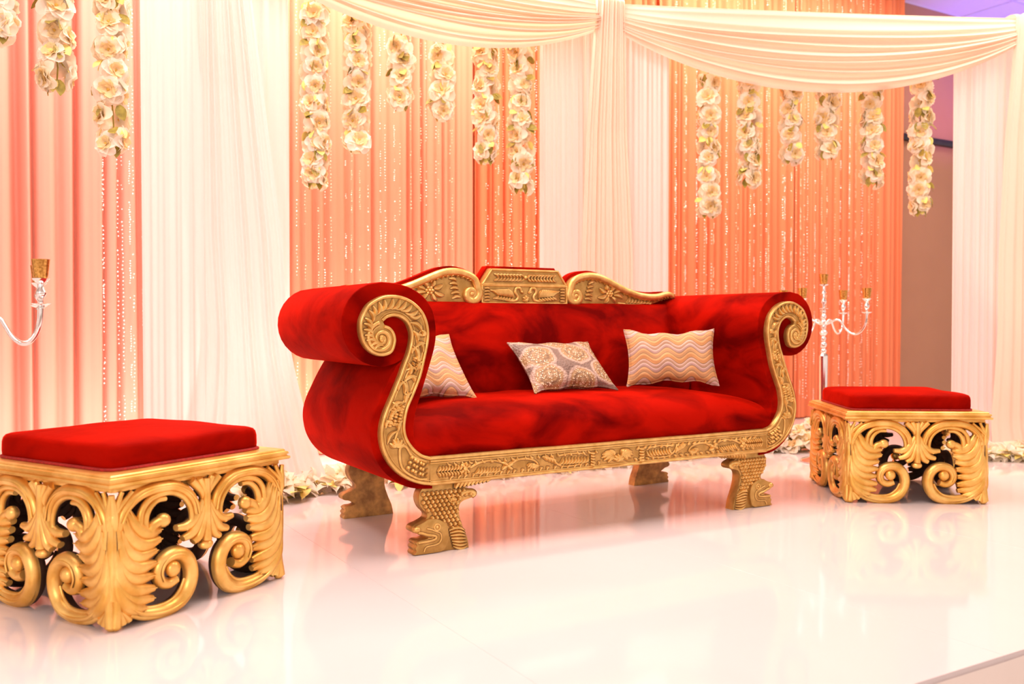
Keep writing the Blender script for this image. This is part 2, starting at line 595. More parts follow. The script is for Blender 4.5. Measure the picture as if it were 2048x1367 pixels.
def spiral_pts(c, r0, r1, a0, turns, n=40):
    out = []
    for i in range(n + 1):
        t = i / n
        r = r0 * (r1 / r0) ** t
        a = a0 + turns * 2 * PI * t
        out.append((c[0] + r * math.cos(a), c[1] + r * math.sin(a)))
    return out


def empty(name, loc, rz=0.0):
    o = bpy.data.objects.new(name, None)
    COL.objects.link(o)
    o.empty_display_size = 0.1
    o.location = loc
    o.rotation_euler = (0, 0, rz)
    return o


def tag(o, label=None, cat=None, group=None, kind=None):
    if label:
        o['label'] = label
    if cat:
        o['category'] = cat
    if group:
        o['group'] = group
    if kind:
        o['kind'] = kind
    return o


def link_copy(src, name, parent, mat=None):
    c = bpy.data.objects.new(name, src)
    COL.objects.link(c)
    if parent:
        c.parent = parent
    if mat is not None:
        c.matrix_local = mat
    return c


def copy_tree(o, parent=None):
    c = o.copy()
    COL.objects.link(c)
    c.parent = parent
    for ch in list(o.children):
        copy_tree(ch, c)
    return c


# ------------------------------------------------------------------ setting: stage, walls, ceiling
stage = empty('stage', S(0, 0, 0), YAW)
tag(stage, 'wide white glossy stage under the sofa and ottomans', 'stage')
V0, V1 = -1.83, 2.98
PW = 1.22
mbp = MB()
G = 0.0003
box(mbp, (G, G, -0.05), (PW - G, (V1 - V0) / 2 - G, 0.0))
deck_me = mbp.mesh('deck_panel', M['deck'], False)
bevel_mesh(deck_me, 0.0004, 1)
for i in range(-6, 9):
    for j in range(2):
        link_copy(deck_me, 'deck_panel', stage, Matrix.Translation((-0.03 + i * PW, V0 + j * (V1 - V0) / 2, 0)))
mb = MB()
pts = []
ux0, ux1 = -0.03 - 6 * PW, -0.03 + 9 * PW
NX = 260
for i in range(NX + 1):
    u = ux0 + (ux1 - ux0) * i / NX
    dd = 0.004 * math.sin(u * 17) + 0.003 * math.sin(u * 41 + 1)
    for z in (-0.01, -0.03, -0.15, -0.35, -0.5):
        pts.append((u, V0 - 0.012 + dd * (0.2 if z > -0.04 else 1.0), z))
mb.grid(pts, NX + 1, 5)
sk = mb.build('stage_skirt', M['skirt'], stage)
sk['label'] = 'white cloth skirt along the stage front edge'

mb = MB()
box(mb, (-14, -12, -0.56), (14, 4.0, -0.5))
fl = mb.build('floor', M['carpet'], None, False, loc=None)
fl.matrix_world = Matrix.Translation(S(0, 0, 0)) @ Matrix.Rotation(YAW, 4, 'Z')
tag(fl, kind='structure')
mb = MB()
box(mb, (-9, 3.0, -0.5), (14, 3.15, 4.5))
wl = mb.build('wall_back', M['wall'], None, False)
wl.matrix_world = Matrix.Translation(S(0, 0, 0)) @ Matrix.Rotation(YAW, 4, 'Z')
tag(wl, kind='structure')
mb = MB()
box(mb, (5.2, 2.945, 2.845), (12, 3.0, 2.905))
box(mb, (5.2, 2.955, 2.905), (12, 3.0, 2.915))
tr = mb.build('trim_1', M['rail'], None, False)
bevel_mesh(tr.data, 0.006)
tr.matrix_world = wl.matrix_world.copy()
tag(tr, kind='structure')
mb = MB()
box(mb, (-9, -6.0, 4.33), (14, 3.15, 4.42))
ce = mb.build('ceiling', M['grid'], None, False)
ce.matrix_world = wl.matrix_world.copy()
tag(ce, kind='structure')
mb = MB()
box(mb, (0.012, 0.012, 4.308), (1.22 - 0.012, 0.61 - 0.012, 4.335))
tile_me = mb.mesh('ceiling_tile', M['tile'], False)
for i in range(0, 7):
    for j in range(0, 6):
        link_copy(tile_me, 'ceiling_tile', ce, Matrix.Translation((4.6 + i * 1.22, 3.0 - (j + 1) * 0.61, 0)))
mb = MB()
for i in range(0, 8):
    x = 4.6 + i * 1.22
    box(mb, (x - 0.012, 3.0 - 6 * 0.61, 4.30), (x + 0.012, 3.0, 4.332))
for j in range(0, 7):
    y = 3.0 - j * 0.61
    box(mb, (4.6, y - 0.012, 4.301), (4.6 + 7 * 1.22, y + 0.012, 4.332))
mb.build('ceiling_grid', M['grid'], ce, False)

# ------------------------------------------------------------------ sofa
sofa = empty('sofa', S(0, 0, 0), YAW)
tag(sofa, 'long red velvet sofa with carved gold scroll arms and fish legs', 'sofa')

A = [(-0.919, 0.39), (-0.956, 0.403), (-0.992, 0.433), (-1.018, 0.473), (-1.026, 0.512), (-1.022, 0.549), (-1.012, 0.587), (-0.994, 0.625),
     (-0.973, 0.671), (-0.957, 0.711), (-0.944, 0.76), (-0.930, 0.818), (-0.923, 0.866), (-0.927, 0.91), (-0.941, 0.949), (-0.962, 0.977),
     (-0.991, 1.001), (-1.027, 1.018), (-1.068, 1.026), (-1.109, 1.024), (-1.144, 1.012), (-1.179, 0.99), (-1.201, 0.959), (-1.214, 0.927),
     (-1.216, 0.892), (-1.21, 0.859), (-1.197, 0.831), (-1.175, 0.808), (-1.147, 0.793), (-1.12, 0.789), (-1.094, 0.794), (-1.076, 0.808),
     (-1.066, 0.834), (-1.064, 0.858), (-1.072, 0.884), (-1.090, 0.903), (-1.112, 0.911)]
B = [(-0.923, 0.276), (-0.956, 0.282), (-1.004, 0.299), (-1.051, 0.328), (-1.092, 0.369), (-1.121, 0.42), (-1.133, 0.469), (-1.133, 0.512),
     (-1.123, 0.555), (-1.106, 0.597), (-1.079, 0.655), (-1.053, 0.714), (-1.038, 0.753), (-1.02, 0.795), (-1.008, 0.838), (-1.005, 0.872),
     (-1.013, 0.901), (-1.027, 0.922), (-1.048, 0.936), (-1.073, 0.941), (-1.099, 0.935), (-1.117, 0.921)]
A_s = catmull(A, 4)
B_s = catmull(B, 4)
band = A_s + B_s[::-1]
FY = -0.03


def offset_line(pts, d):
    out = []
    for i, p in enumerate(pts):
        t = np.array(pts[min(i + 1, len(pts) - 1)]) - np.array(pts[max(i - 1, 0)])
        t = t / (np.linalg.norm(t) + 1e-9)
        out.append(np.array(p) + np.array([-t[1], t[0]]) * d)
    return out


def scroll_relief():
    mb = MB()
    # raised rims along both edges
    ra = offset_line(A_s, 0.008)
    rb = offset_line(B_s, -0.008)
    for ln in (ra, rb):
        sweep(mb, [(p[0], FY - 0.001, p[1]) for p in ln], 0.0062, depth=1.0, sides=8)
    for ln in (offset_line(A_s[:60], 0.020), offset_line(B_s, -0.019)):
        sweep(mb, [(p[0], FY, p[1]) for p in ln], 0.0026, depth=1.0, sides=6)
    # volute: the rim winds into the eye
    sp = spiral_pts((-1.126, 0.856), 0.064, 0.010, math.radians(100), 2.1, 64)
    sweep(mb, [(p[0], FY - 0.001, p[1]) for p in sp], lambda t: 0.0085 - 0.003 * t, depth=1.2, sides=8)
    sp = spiral_pts((-1.126, 0.856), 0.050, 0.012, math.radians(100), 1.6, 50)
    sweep(mb, [(p[0], FY, p[1]) for p in sp], lambda t: 0.004, depth=1.2, sides=6)
    ball(mb, (-1.126, FY - 0.002, 0.856), 0.011, 10, 6, (1, 0.9, 1.3))
    # acanthus gouges around the curl
    for k in range(17):
        t = k / 16.0
        i = int((0.40 + 0.36 * t) * (len(A_s) - 1))
        p = np.array(A_s[i])
        q = np.array(A_s[min(i + 1, len(A_s) - 1)]) - np.array(A_s[i - 1])
        q = q / np.linalg.norm(q)
        nn = np.array([-q[1], q[0]])
        L = 0.046 - 0.012 * t
        a = p + nn * 0.017
        b = p + nn * (0.017 + L) + q * (0.030)
        leaf_relief(mb, a, b, 0.0085, 0.011, 0.22, FY)
    # vines, buds and scale work down the band (centre line from A and B)
    def cen(s, off=0.0):
        ia = int(s * 0.36 * (len(A_s) - 1))
        ib = int(s * 0.82 * (len(B_s) - 1))
        c = np.array(A_s[ia]) * (0.5 + off) + np.array(B_s[ib]) * (0.5 - off)
        return c
    line = [cen(0.30 + 0.70 * k / 14, 0.20 * math.sin(k * 1.5)) for k in range(15)]
    vine(mb, line, 0.0055, FY - 0.001)
    for k in range(1, 15):
        s = 0.30 + 0.70 * k / 15
        c0 = cen(s, 0.20 * math.sin((k + 0.2) * 1.5))
        side = 1 if k % 2 else -1
        c1 = cen(min(1, s + 0.055), 0.33 * side)
        leaf_relief(mb, c0, c1, 0.0095, 0.010, 0.18 * side, FY)
        c2 = cen(max(0, s - 0.035), -0.28 * side)
        leaf_relief(mb, c0, c2, 0.0075, 0.009, -0.2 * side, FY)
    # brick-like pads (three patches)
    for (s0, s1, rows) in ((0.04, 0.17, 3), (0.40, 0.52, 3), (0.70, 0.78, 2)):
        nn = 6
        for i in range(nn):
            for j in range(rows):
                s = s0 + (s1 - s0) * i / nn
                c = cen(s, (j - (rows - 1) / 2) * 0.17)
                d = cen(s + (s1 - s0) / nn * 0.75, (j - (rows - 1) / 2) * 0.17 + 0.03)
                leaf_relief(mb, c, d, 0.0085, 0.012, 0, FY, 4)
    # shell figure at the lower bend
    vine(mb, [cen(0.03, -0.28), cen(0.10, -0.33), cen(0.18, -0.28), cen(0.235, 0.05), cen(0.215, 0.28), cen(0.15, 0.24), cen(0.05, 0.3)], 0.006, FY - 0.001, taper=False)
    c = cen(0.27, 0)
    for a in range(-2, 3):
        an = math.radians(85 + a * 32)
        leaf_relief(mb, c, c + 0.036 * np.array([math.cos(an), math.sin(an)]), 0.009, 0.011, 0.05 * a, FY)
    return mb


SCR = scroll_relief()


def build_arm(sgn):
    fl = lambda pts: [(sgn * -1 * p[0], p[1]) for p in pts]
    # upholstered arm, profile extruded front to back
    circ = [(-1.115 + 0.163 * math.cos(math.radians(a)), 0.912 + 0.163 * math.sin(math.radians(a))) for a in range(-58, -271, -12)]
    left = catmull([(-0.90, 0.258), (-0.955, 0.262), (-1.012, 0.276), (-1.068, 0.308), (-1.115, 0.352), (-1.148, 0.41), (-1.162, 0.47),
                    (-1.162, 0.52), (-1.150, 0.568), (-1.130, 0.612), (-1.100, 0.672), (-1.076, 0.715), (-1.052, 0.752)], 4)
    right = catmull([(-1.115, 1.075), (-1.05, 1.070), (-0.99, 1.053), (-0.935, 1.018), (-0.897, 0.965), (-0.883, 0.89), (-0.890, 0.82),
                     (-0.918, 0.73), (-0.948, 0.64), (-0.972, 0.57), (-0.982, 0.50), (-0.97, 0.44), (-0.93, 0.40), (-0.90, 0.385)], 4)
    outl = [tuple(p) for p in left] + circ[:-1] + [tuple(p) for p in right]
    arm = slab('arm', fl(outl), -0.008, 0.82, M['velvet'], sofa, 0.022, 4)
    # carved gold scroll in front of it
    fr = slab('scroll_frame', fl([tuple(p) for p in band]), FY, 0.006, M['gold'], sofa, 0.004, 2)
    rel = SCR if sgn < 0 else SCR.mirrored()
    rel.build('carving', [M['gold_hi'], M['dark_edge']], fr, True, 60)
    # padded welt between the gold volute and the roll
    mbw = MB()
    w = [(p[0], 0.004, p[1]) for p in offset_line(A_s[20:], -0.012)]
    return arm


build_arm(-1)
build_arm(1)

# front rail with carved frieze
RX = 0.922
rail = slab('front_rail', [(-RX, 0.276), (RX, 0.276), (RX, 0.390), (-RX, 0.390)], FY, 0.02, M['gold'], sofa, 0.003, 2)
mb = MB()
for z, r in ((0.384, 0.007), (0.3725, 0.0055), (0.3635, 0.003), (0.2815, 0.006), (0.2905, 0.003)):
    sweep(mb, [(-RX, FY - 0.001, z), (RX, FY - 0.001, z)], r, sides=8)
mb.build('moulding', M['gold_hi'], rail)
half = MB()
zc = 0.327
# two rows of gouges at the outer end
for i in range(8):
    u = 0.885 - i * 0.0135
    for r, s in ((0.338, 1), (0.316, -1)):
        leaf_relief(half, (u + 0.006, r - 0.010 * s), (u - 0.006, r + 0.012 * s), 0.0055, 0.010, 0.15 * s, FY)
ball(half, (0.765, FY - 0.002, zc + 0.004), 0.012, 10, 6, (1, 0.8, 1))
for an in (40, 90, 140, 220, 270, 320):
    a = math.radians(an)
    leaf_relief(half, (0.765 + 0.008 * math.cos(a), zc + 0.004 + 0.008 * math.sin(a)), (0.765 + 0.028 * math.cos(a), zc + 0.004 + 0.028 * math.sin(a)), 0.008, 0.009, 0.15, FY)
vine(half, [(0.745, zc + 0.005), (0.70, zc + 0.022), (0.64, zc + 0.027), (0.585, zc + 0.012)], 0.006, FY - 0.001)
for i in range(8):
    u = 0.725 - i * 0.014
    leaf_relief(half, (u, zc - 0.022), (u - 0.020, zc + 0.004 - 0.001 * i), 0.006, 0.010, 0.2, FY)
for an in (35, 145, 215, 325):
    a = math.radians(an)
    leaf_relief(half, (0.57, zc), (0.57 + 0.034 * math.cos(a), zc + 0.028 * math.sin(a)), 0.008, 0.011, 0.1, FY)
vine(half, [(0.56, zc + 0.004), (0.51, zc + 0.022), (0.45, zc + 0.016), (0.42, zc - 0.006), (0.45, zc - 0.018), (0.475, zc - 0.004)], 0.006, FY - 0.001)
for i in range(6):
    a = math.radians(200 + i * 24)
    leaf_relief(half, (0.445, zc), (0.445 + 0.036 * math.cos(a), zc + 0.027 * math.sin(a)), 0.007, 0.010, 0.2, FY)
for i in range(4):
    leaf_relief(half, (0.40 - i * 0.014, zc + 0.026 - 0.004 * i), (0.375 - i * 0.014, zc + 0.004 - 0.006 * i), 0.008, 0.010, -0.2, FY)
vine(half, [(0.345, zc + 0.026), (0.335, zc), (0.30, zc - 0.022), (0.24, zc - 0.026), (0.18, zc - 0.018)], 0.006, FY - 0.001)
for i in range(9):
    u = 0.315 - i * 0.0165
    leaf_relief(half, (u, zc - 0.017), (u - 0.020, zc + 0.014 - 0.0006 * i), 0.0066, 0.010, 0.22, FY)
vine(half, [(0.32, zc + 0.022), (0.26, zc + 0.027), (0.20, zc + 0.024), (0.165, zc + 0.012)], 0.005, FY - 0.001)
for i in range(5):
    leaf_relief(half, (0.15, zc - 0.026 + 0.012 * i), (0.122, zc - 0.030 + 0.013 * i), 0.007, 0.010, 0.1, FY)
for i in range(6):
    a = math.radians(-60 + i * 26)
    leaf_relief(half, (0.02, zc), (0.02 + 0.070 * math.cos(a), zc + 0.031 * math.sin(a)), 0.011, 0.011, 0.12, FY)
rf = random.Random(8)
for i in range(46):
    u = 0.10 + 0.76 * (i + rf.uniform(0.2, 0.8)) / 46
    up = i % 2
    z0 = zc + (0.033 if up else -0.034)
    a = rf.uniform(0.5, 1.1)
    leaf_relief(half, (u, z0), (u - 0.026 * math.cos(a), z0 - (0.018 if up else -0.018) * math.sin(a)), 0.0062, 0.006, 0.2 * (1 if up else -1), FY)
full = MB()
full.merge(half)
full.merge(half.mirrored())
for i in range(5):
    a = math.radians(30 + i * 30)
    leaf_relief(full, (0, zc - 0.022), (0.042 * math.cos(a), zc - 0.022 + 0.030 * math.sin(a)), 0.008, 0.014, 0.0, FY)
ball(full, (0, FY - 0.003, zc - 0.018), 0.012, 10, 6, (1.2, 0.8, 0.9))
full.build('carving', [M['gold_hi'], M['dark_edge']], rail, True, 60)

# base frame under the seat
mb = MB()
box(mb, (-0.93, 0.02, 0.285), (0.93, 0.80, 0.385))
mb.build('base_frame', M['base_wood'], sofa, False)

# seat: cushion lofted across u
prof = [(0.05, 0.36), (-0.004, 0.383), (-0.016, 0.405), (-0.018, 0.435), (-0.012, 0.468), (0.006, 0.503), (0.036, 0.533), (0.080, 0.556), (0.15, 0.572),
        (0.25, 0.581), (0.38, 0.584), (0.52, 0.582), (0.66, 0.575), (0.70, 0.50)]
prof = catmull(prof, 3)
pts = []
NU = 61
for i in range(NU):
    x = -1 + 2 * i / (NU - 1)
    e = abs(x)
    drop = 0.055 * max(0, (e - 0.45) / 0.55) ** 2.2
    pull = 0.03 * max(0, (e - 0.80) / 0.20) ** 2
    for v, z in prof:
        k = max(0, (z - 0.39) / 0.19)
        wob = 0.004 * math.sin(x * 9 + v * 5) + 0.003 * math.sin(x * 23 + z * 31)
        pts.append((x * 0.985 - (0.02 * x if z < 0.42 else 0), v + pull * k + (wob if v < 0.1 else 0), z - drop * k + wob * 0.6))
mb = MB()
mb.grid(pts, NU, len(prof))
mb.build('seat', M['velvet'], sofa, True, 80)

# backrest
prof = catmull([(0.78, 0.46), (0.62, 0.47), (0.585, 0.52), (0.578, 0.60), (0.588, 0.70), (0.612, 0.80), (0.648, 0.89), (0.692, 0.965), (0.732, 1.008), (0.762, 1.022), (0.79, 1.022)], 3)
pts = []
NU = 51
for i in range(NU):
    x = -1 + 2 * i / (NU - 1)
    for v, z in prof:
        wob = 0.004 * math.sin(x * 13 + z * 7) + 0.003 * math.sin(x * 29 - z * 17)
        pts.append((x * 0.96, v + (wob if v < 0.74 else 0), z))
mb = MB()
mb.grid(pts, NU, len(prof))
mb.build('backrest', M['velvet'], sofa, True, 80)

# back panel (upholstered) rising just behind the gold crest
CV = 0.765
s_top = [(0.262, 1.09), (0.268, 1.115), (0.283, 1.141), (0.312, 1.164), (0.355, 1.179), (0.405, 1.186), (0.455, 1.183), (0.50, 1.172), (0.55, 1.153), (0.60, 1.132),
         (0.65, 1.112), (0.70, 1.096), (0.75, 1.084), (0.80, 1.078), (0.845, 1.077), (0.885, 1.081), (0.92, 1.090), (0.95, 1.095), (0.978, 1.091), (0.998, 1.079)]
s_top = [tuple(p) for p in catmull(s_top, 3)]
crest_out = [(-p[0], p[1]) for p in s_top[::-1]] + [(-0.262, 1.10), (-0.258, 1.118), (-0.205, 1.193), (0.205, 1.193), (0.258, 1.118), (0.262, 1.10)] + s_top
back_out = [(p[0], p[1] + 0.014 - 0.022 * max(0, (abs(p[0]) - 0.86) / 0.15)) for p in crest_out] + [(1.02, 0.45), (-1.02, 0.45)]
slab('back_panel', back_out, CV + 0.03, 0.85, M['velvet'], sofa, 0.010, 2)

# crest: trapezoid centre panel and two S-scrolled wings
mid = slab('crest_panel', [(-0.262, 1.012), (0.262, 1.012), (0.262, 1.112), (0.205, 1.193), (-0.205, 1.193), (-0.262, 1.112)], CV - 0.012, CV + 0.032, M['gold'], sofa, 0.004, 2)
mb = MB()
CY = CV - 0.012
for ln in ([(-0.25, 1.113), (0.25, 1.113)], [(-0.257, 1.107), (0.257, 1.107)], [(-0.200, 1.186), (0.200, 1.186)], [(-0.253, 1.112), (-0.2, 1.186)], [(0.253, 1.112), (0.2, 1.186)],
           [(-0.257, 1.019), (0.257, 1.019)], [(-0.256, 1.019), (-0.256, 1.107)], [(0.256, 1.019), (0.256, 1.107)]):
    sweep(mb, [(p[0], CY - 0.001, p[1]) for p in ln], 0.005, sides=7)
hm = MB()
for i in range(9):   # laurel along the upper panel
    u = 0.012 + i * 0.019
    leaf_relief(hm, (u, 1.149), (u + 0.026, 1.166), 0.006, 0.009, 0.15, CY)
    leaf_relief(hm, (u, 1.147), (u + 0.026, 1.131), 0.006, 0.009, -0.15, CY)
# swan: body, neck and wing
vine(hm, [(0.025, 1.075), (0.035, 1.094), (0.058, 1.092), (0.062, 1.072), (0.048, 1.052), (0.055, 1.034), (0.085, 1.028), (0.12, 1.034)], 0.008, CY - 0.002, taper=False)
leaf_relief(hm, (0.030, 1.080), (0.014, 1.068), 0.007, 0.010, 0, CY)
for i in range(11):
    t = i / 10
    a = np.array([0.078 + 0.085 * t, 1.046 + 0.010 * t])
    leaf_relief(hm, a, a + np.array([0.030 + 0.02 * t, 0.046 - 0.018 * t]), 0.0075, 0.011, 0.12, CY)
    if i % 2 == 0:
        leaf_relief(hm, a + np.array([0, -0.003]), a + np.array([0.034, -0.016]), 0.007, 0.010, -0.1, CY)
for i in range(5):
    leaf_relief(hm, (0.212, 1.032 + i * 0.015), (0.246, 1.030 + i * 0.0155), 0.006, 0.010, 0.05, CY)
mb.merge(hm)
mb.merge(hm.mirrored())
ball(mb, (0, CY - 0.002, 1.149), 0.011, 10, 6, (1, .8, 1))
for k in range(6):
    a = math.radians(60 * k + 30)
    leaf_relief(mb, (0, 1.040), (0.022 * math.cos(a), 1.040 + 0.020 * math.sin(a)), 0.007, 0.010, 0.1, CY)
mb.build('carving', [M['gold_hi'], M['dark_edge']], mid, True, 60)


def build_wing(sgn):
    o = [(0.264, 1.012)] + [(p[0], p[1] - 0.004) for p in s_top] + [(1.003, 1.062), (0.98, 1.054), (0.93, 1.050), (0.87, 1.030), (0.80, 1.012)]
    w = slab('crest_wing', [(sgn * p[0], p[1]) for p in o], CV - 0.004, CV + 0.032, M['gold'], sofa, 0.003, 2)
    m = MB()
    Y = CV - 0.004
    # rolled S band following the top edge, winding into a volute at its inner end
    top = offset_line(s_top, -0.017)
    vol = spiral_pts((0.315, 1.062), 0.050, 0.014, math.radians(150), -1.35, 44)[::-1]
    vol = [(0.315 + (p[0] - 0.315), p[1]) for p in spiral_pts((0.315, 1.060), 0.045, 0.012, math.radians(165), 1.5, 48)][::-1]
    endc = spiral_pts((0.980, 1.076), 0.015, 0.006, math.radians(75), -0.9, 14)
    path = vol + [tuple(p) for p in top[6:]] + endc[2:]
    NP = len(path)
    sweep(m, [(p[0], Y - 0.006, p[1]) for p in path], lambda t: 0.010 + 0.010 * min(1, t * 3.2) - 0.009 * max(0, (t - 0.75) / 0.25), depth=0.85, sides=10)
    # rope notches on the lower flank of the band
    for i in range(8, len(top) - 6, 2):
        p = np.array(top[i])
        t = np.array(top[i + 1]) - np.array(top[i - 1])
        t = t / np.linalg.norm(t)
        n = np.array([t[1], -t[0]])
        leaf_relief(m, p + n * 0.010 - t * 0.006, p + n * 0.026 + t * 0.008, 0.0055, 0.013, 0.15, Y)
    ball(m, (0.315, Y - 0.010, 1.060), 0.014, 12, 6, (1, .8, 1))
    # rosette, leaves and a curling frond in the panel below
    c = np.array([0.545, 1.075])
    for k in range(6):
        a = math.radians(60 * k)
        ball(m, (c[0] + 0.017 * math.cos(a), Y - 0.002, c[1] + 0.015 * math.sin(a)), 0.0095, 8, 5, (1, .9, 1))
    ball(m, (c[0], Y - 0.004, c[1]), 0.009, 8, 5)
    for an, L in ((15, 0.06), (60, 0.045), (110, 0.05), (150, 0.055), (200, 0.06), (240, 0.052), (300, 0.05), (340, 0.07)):
        a = math.radians(an)
        d = np.array([math.cos(a), 0.75 * math.sin(a)])
        leaf_relief(m, c + d * 0.026, c + d * (0.026 + L), 0.012, 0.011, 0.12, Y)
    for k in range(5):
        leaf_relief(m, (0.375 + 0.006 * k, 1.045 + 0.02 * k), (0.425 + 0.004 * k, 1.036 + 0.025 * k), 0.009, 0.011, 0.15, Y)
    for k in range(8):
        u = 0.655 + 0.022 * k
        leaf_relief(m, (u, 1.026), (u + 0.024, 1.058 - 0.003 * k), 0.0075, 0.010, -0.2, Y)
    vine(m, [(0.60, 1.024), (0.68, 1.020), (0.76, 1.022), (0.83, 1.034)], 0.006, Y - 0.001)
    if sgn < 0:
        m = m.mirrored()
    m.build('carving', [M['gold_hi'], M['dark_edge']], w, True, 60)


build_wing(1)
build_wing(-1)

# fish legs
snout = [(-0.940, 0.131), (-0.958, 0.124), (-0.975, 0.119), (-0.988, 0.110), (-0.989, 0.097), (-0.977, 0.088), (-0.957, 0.084), (-0.940, 0.075), (-0.926, 0.066),
         (-0.940, 0.060), (-0.965, 0.059), (-0.979, 0.050), (-0.974, 0.040), (-0.982, 0.030), (-0.977, 0.018), (-0.983, 0.009), (-0.981, 0.0)]
leg_a = [(-0.926, 0.278), (-0.948, 0.252), (-0.957, 0.225), (-0.953, 0.200), (-0.941, 0.178), (-0.922, 0.158), (-0.922, 0.142)] + snout
leg_c = [(-0.735, 0.022), (-0.742, 0.048), (-0.756, 0.080), (-0.768, 0.112), (-0.776, 0.145), (-0.776, 0.175), (-0.762, 0.192), (-0.735, 0.200), (-0.710, 0.206),
         (-0.701, 0.218), (-0.706, 0.231), (-0.724, 0.240), (-0.745, 0.248), (-0.76, 0.262), (-0.765, 0.278)]
leg_s = [tuple(p) for p in catmull(leg_a, 3)] + [(-0.732, 0.0)] + [tuple(p) for p in catmull(leg_c, 3)]


def in_poly(p, poly):
    x, y = p
    r = False
    for i in range(len(poly)):
        x1, y1 = poly[i]
        x2, y2 = poly[i - 1]
        if (y1 > y) != (y2 > y) and x < (x2 - x1) * (y - y1) / (y2 - y1) + x1:
            r = not r
    return r


head_out = [(-0.925, 0.138), (-0.895, 0.138), (-0.868, 0.130), (-0.846, 0.113), (-0.833, 0.085), (-0.833, 0.050), (-0.843, 0.022), (-0.865, 0.004)] + \
    [(p[0] + 0.003, max(0.003, p[1])) for p in snout[::-1]]


def leg_relief():
    m = MB()
    Y = 0.0
    z = 0.238
    r = 0
    while z > 0.05:                                  # overlapping scales over the body
        u = -0.96 + (0.010 if r % 2 else 0)
        while u < -0.72:
            ok = all(in_poly((u + dx, z + dz), leg_s) for dx, dz in ((-0.012, 0), (0.012, 0), (0, -0.014), (0, 0.012)))
            if ok and not in_poly((u, z), head_out) and not in_poly((u - 0.006, z), head_out) and not (z < 0.085 and u > -0.82):
                leaf_relief(m, (u - 0.001, z + 0.009), (u + 0.002, z - 0.010), 0.0082, 0.0105, 0.05, Y, 4)
            u += 0.020
        z -= 0.0165
        r += 1
    for k in range(7):                               # tail fin by the foot
        leaf_relief(m, (-0.826 + 0.003 * k, 0.082 - 0.011 * k), (-0.752 + 0.002 * k, 0.072 - 0.0105 * k), 0.0075, 0.011, 0.18 - 0.05 * k, Y)
    # eye of the upper curl
    sp = [(-0.806 + 0.030 * math.cos(a) * (1.15 if math.cos(a) > 0 else .7), 0.208 + 0.014 * math.sin(a)) for a in [2 * PI * i / 16 for i in range(17)]]
    sweep(m, [(p[0], Y - 0.004, p[1]) for p in sp], 0.004, sides=6)
    ball(m, (-0.806, Y - 0.004, 0.208), 0.011, 8, 5)
    vine(m, [(-0.772, 0.226), (-0.745, 0.232), (-0.720, 0.230), (-0.708, 0.220), (-0.722, 0.210)], 0.010, Y - 0.003, taper=False)
    return m


def head_relief():
    m = MB()
    Y = -0.016
    sp = [(-0.884 + 0.013 * math.cos(a), 0.104 + 0.013 * math.sin(a)) for a in [2 * PI * i / 14 for i in range(15)]]
    sweep(m, [(p[0], Y, p[1]) for p in sp], 0.0035, sides=6)
    ball(m, (-0.884, Y, 0.104), 0.006, 8, 5)
    vine(m, [(-0.968, 0.091), (-0.948, 0.086), (-0.925, 0.077), (-0.900, 0.072), (-0.888, 0.066), (-0.894, 0.056), (-0.92, 0.052), (-0.968, 0.050)], 0.0055, Y - 0.001, taper=False)
    vine(m, [(-0.924, 0.0645), (-0.912, 0.0635), (-0.903, 0.064)], 0.003, Y - 0.001, taper=False)
    vine(m, [(-0.93, 0.103), (-0.912, 0.098), (-0.893, 0.089), (-0.870, 0.078), (-0.866, 0.054), (-0.883, 0.036), (-0.93, 0.030), (-0.942, 0.012)], 0.0035, Y - 0.001, taper=False)
    ball(m, (-0.972, Y + 0.006, 0.103), 0.018, 10, 6, (1.05, 1, .75))
    return m


LR, HR = leg_relief(), head_relief()
for sgn in (-1, 1):
    fl = lambda pts: [(sgn * -1 * p[0], p[1]) for p in pts]
    lg = slab('leg', fl(leg_s), 0.0, 0.055, M['gold'], sofa, 0.004, 2)
    hd = slab('fish_head', fl(catmull(head_out, 2, True)), -0.016, 0.012, M['gold'], lg, 0.006, 2)
    both = MB()
    both.merge(LR)
    both.merge(HR)
    (both if sgn < 0 else both.mirrored()).build('carving', [M['gold_hi'], M['dark_edge']], lg, True, 60)
    # leaf bracket under the rail beside the leg
    br = MB()
    for k in range(9):
        leaf_relief(br, (-0.80 + 0.018 * k, 0.250 + 0.002 * k), (-0.765 + 0.018 * k, 0.279), 0.010, 0.014, 0.2, -0.004)
    bo = slab('bracket', fl([(-0.81, 0.279), (-0.80, 0.250), (-0.74, 0.250), (-0.69, 0.258), (-0.65, 0.279)]), 0.0, 0.04, M['gold'], sofa, 0.004, 2)
    (br if sgn < 0 else br.mirrored()).build('carving', [M['gold_hi'], M['dark_edge']], bo, True, 60)
    rl = slab('leg', fl(leg_s), 0.775, 0.83, M['gold_worn'], sofa, 0.004, 2)
    rl['label'] = 'plain worn rear leg without carving'


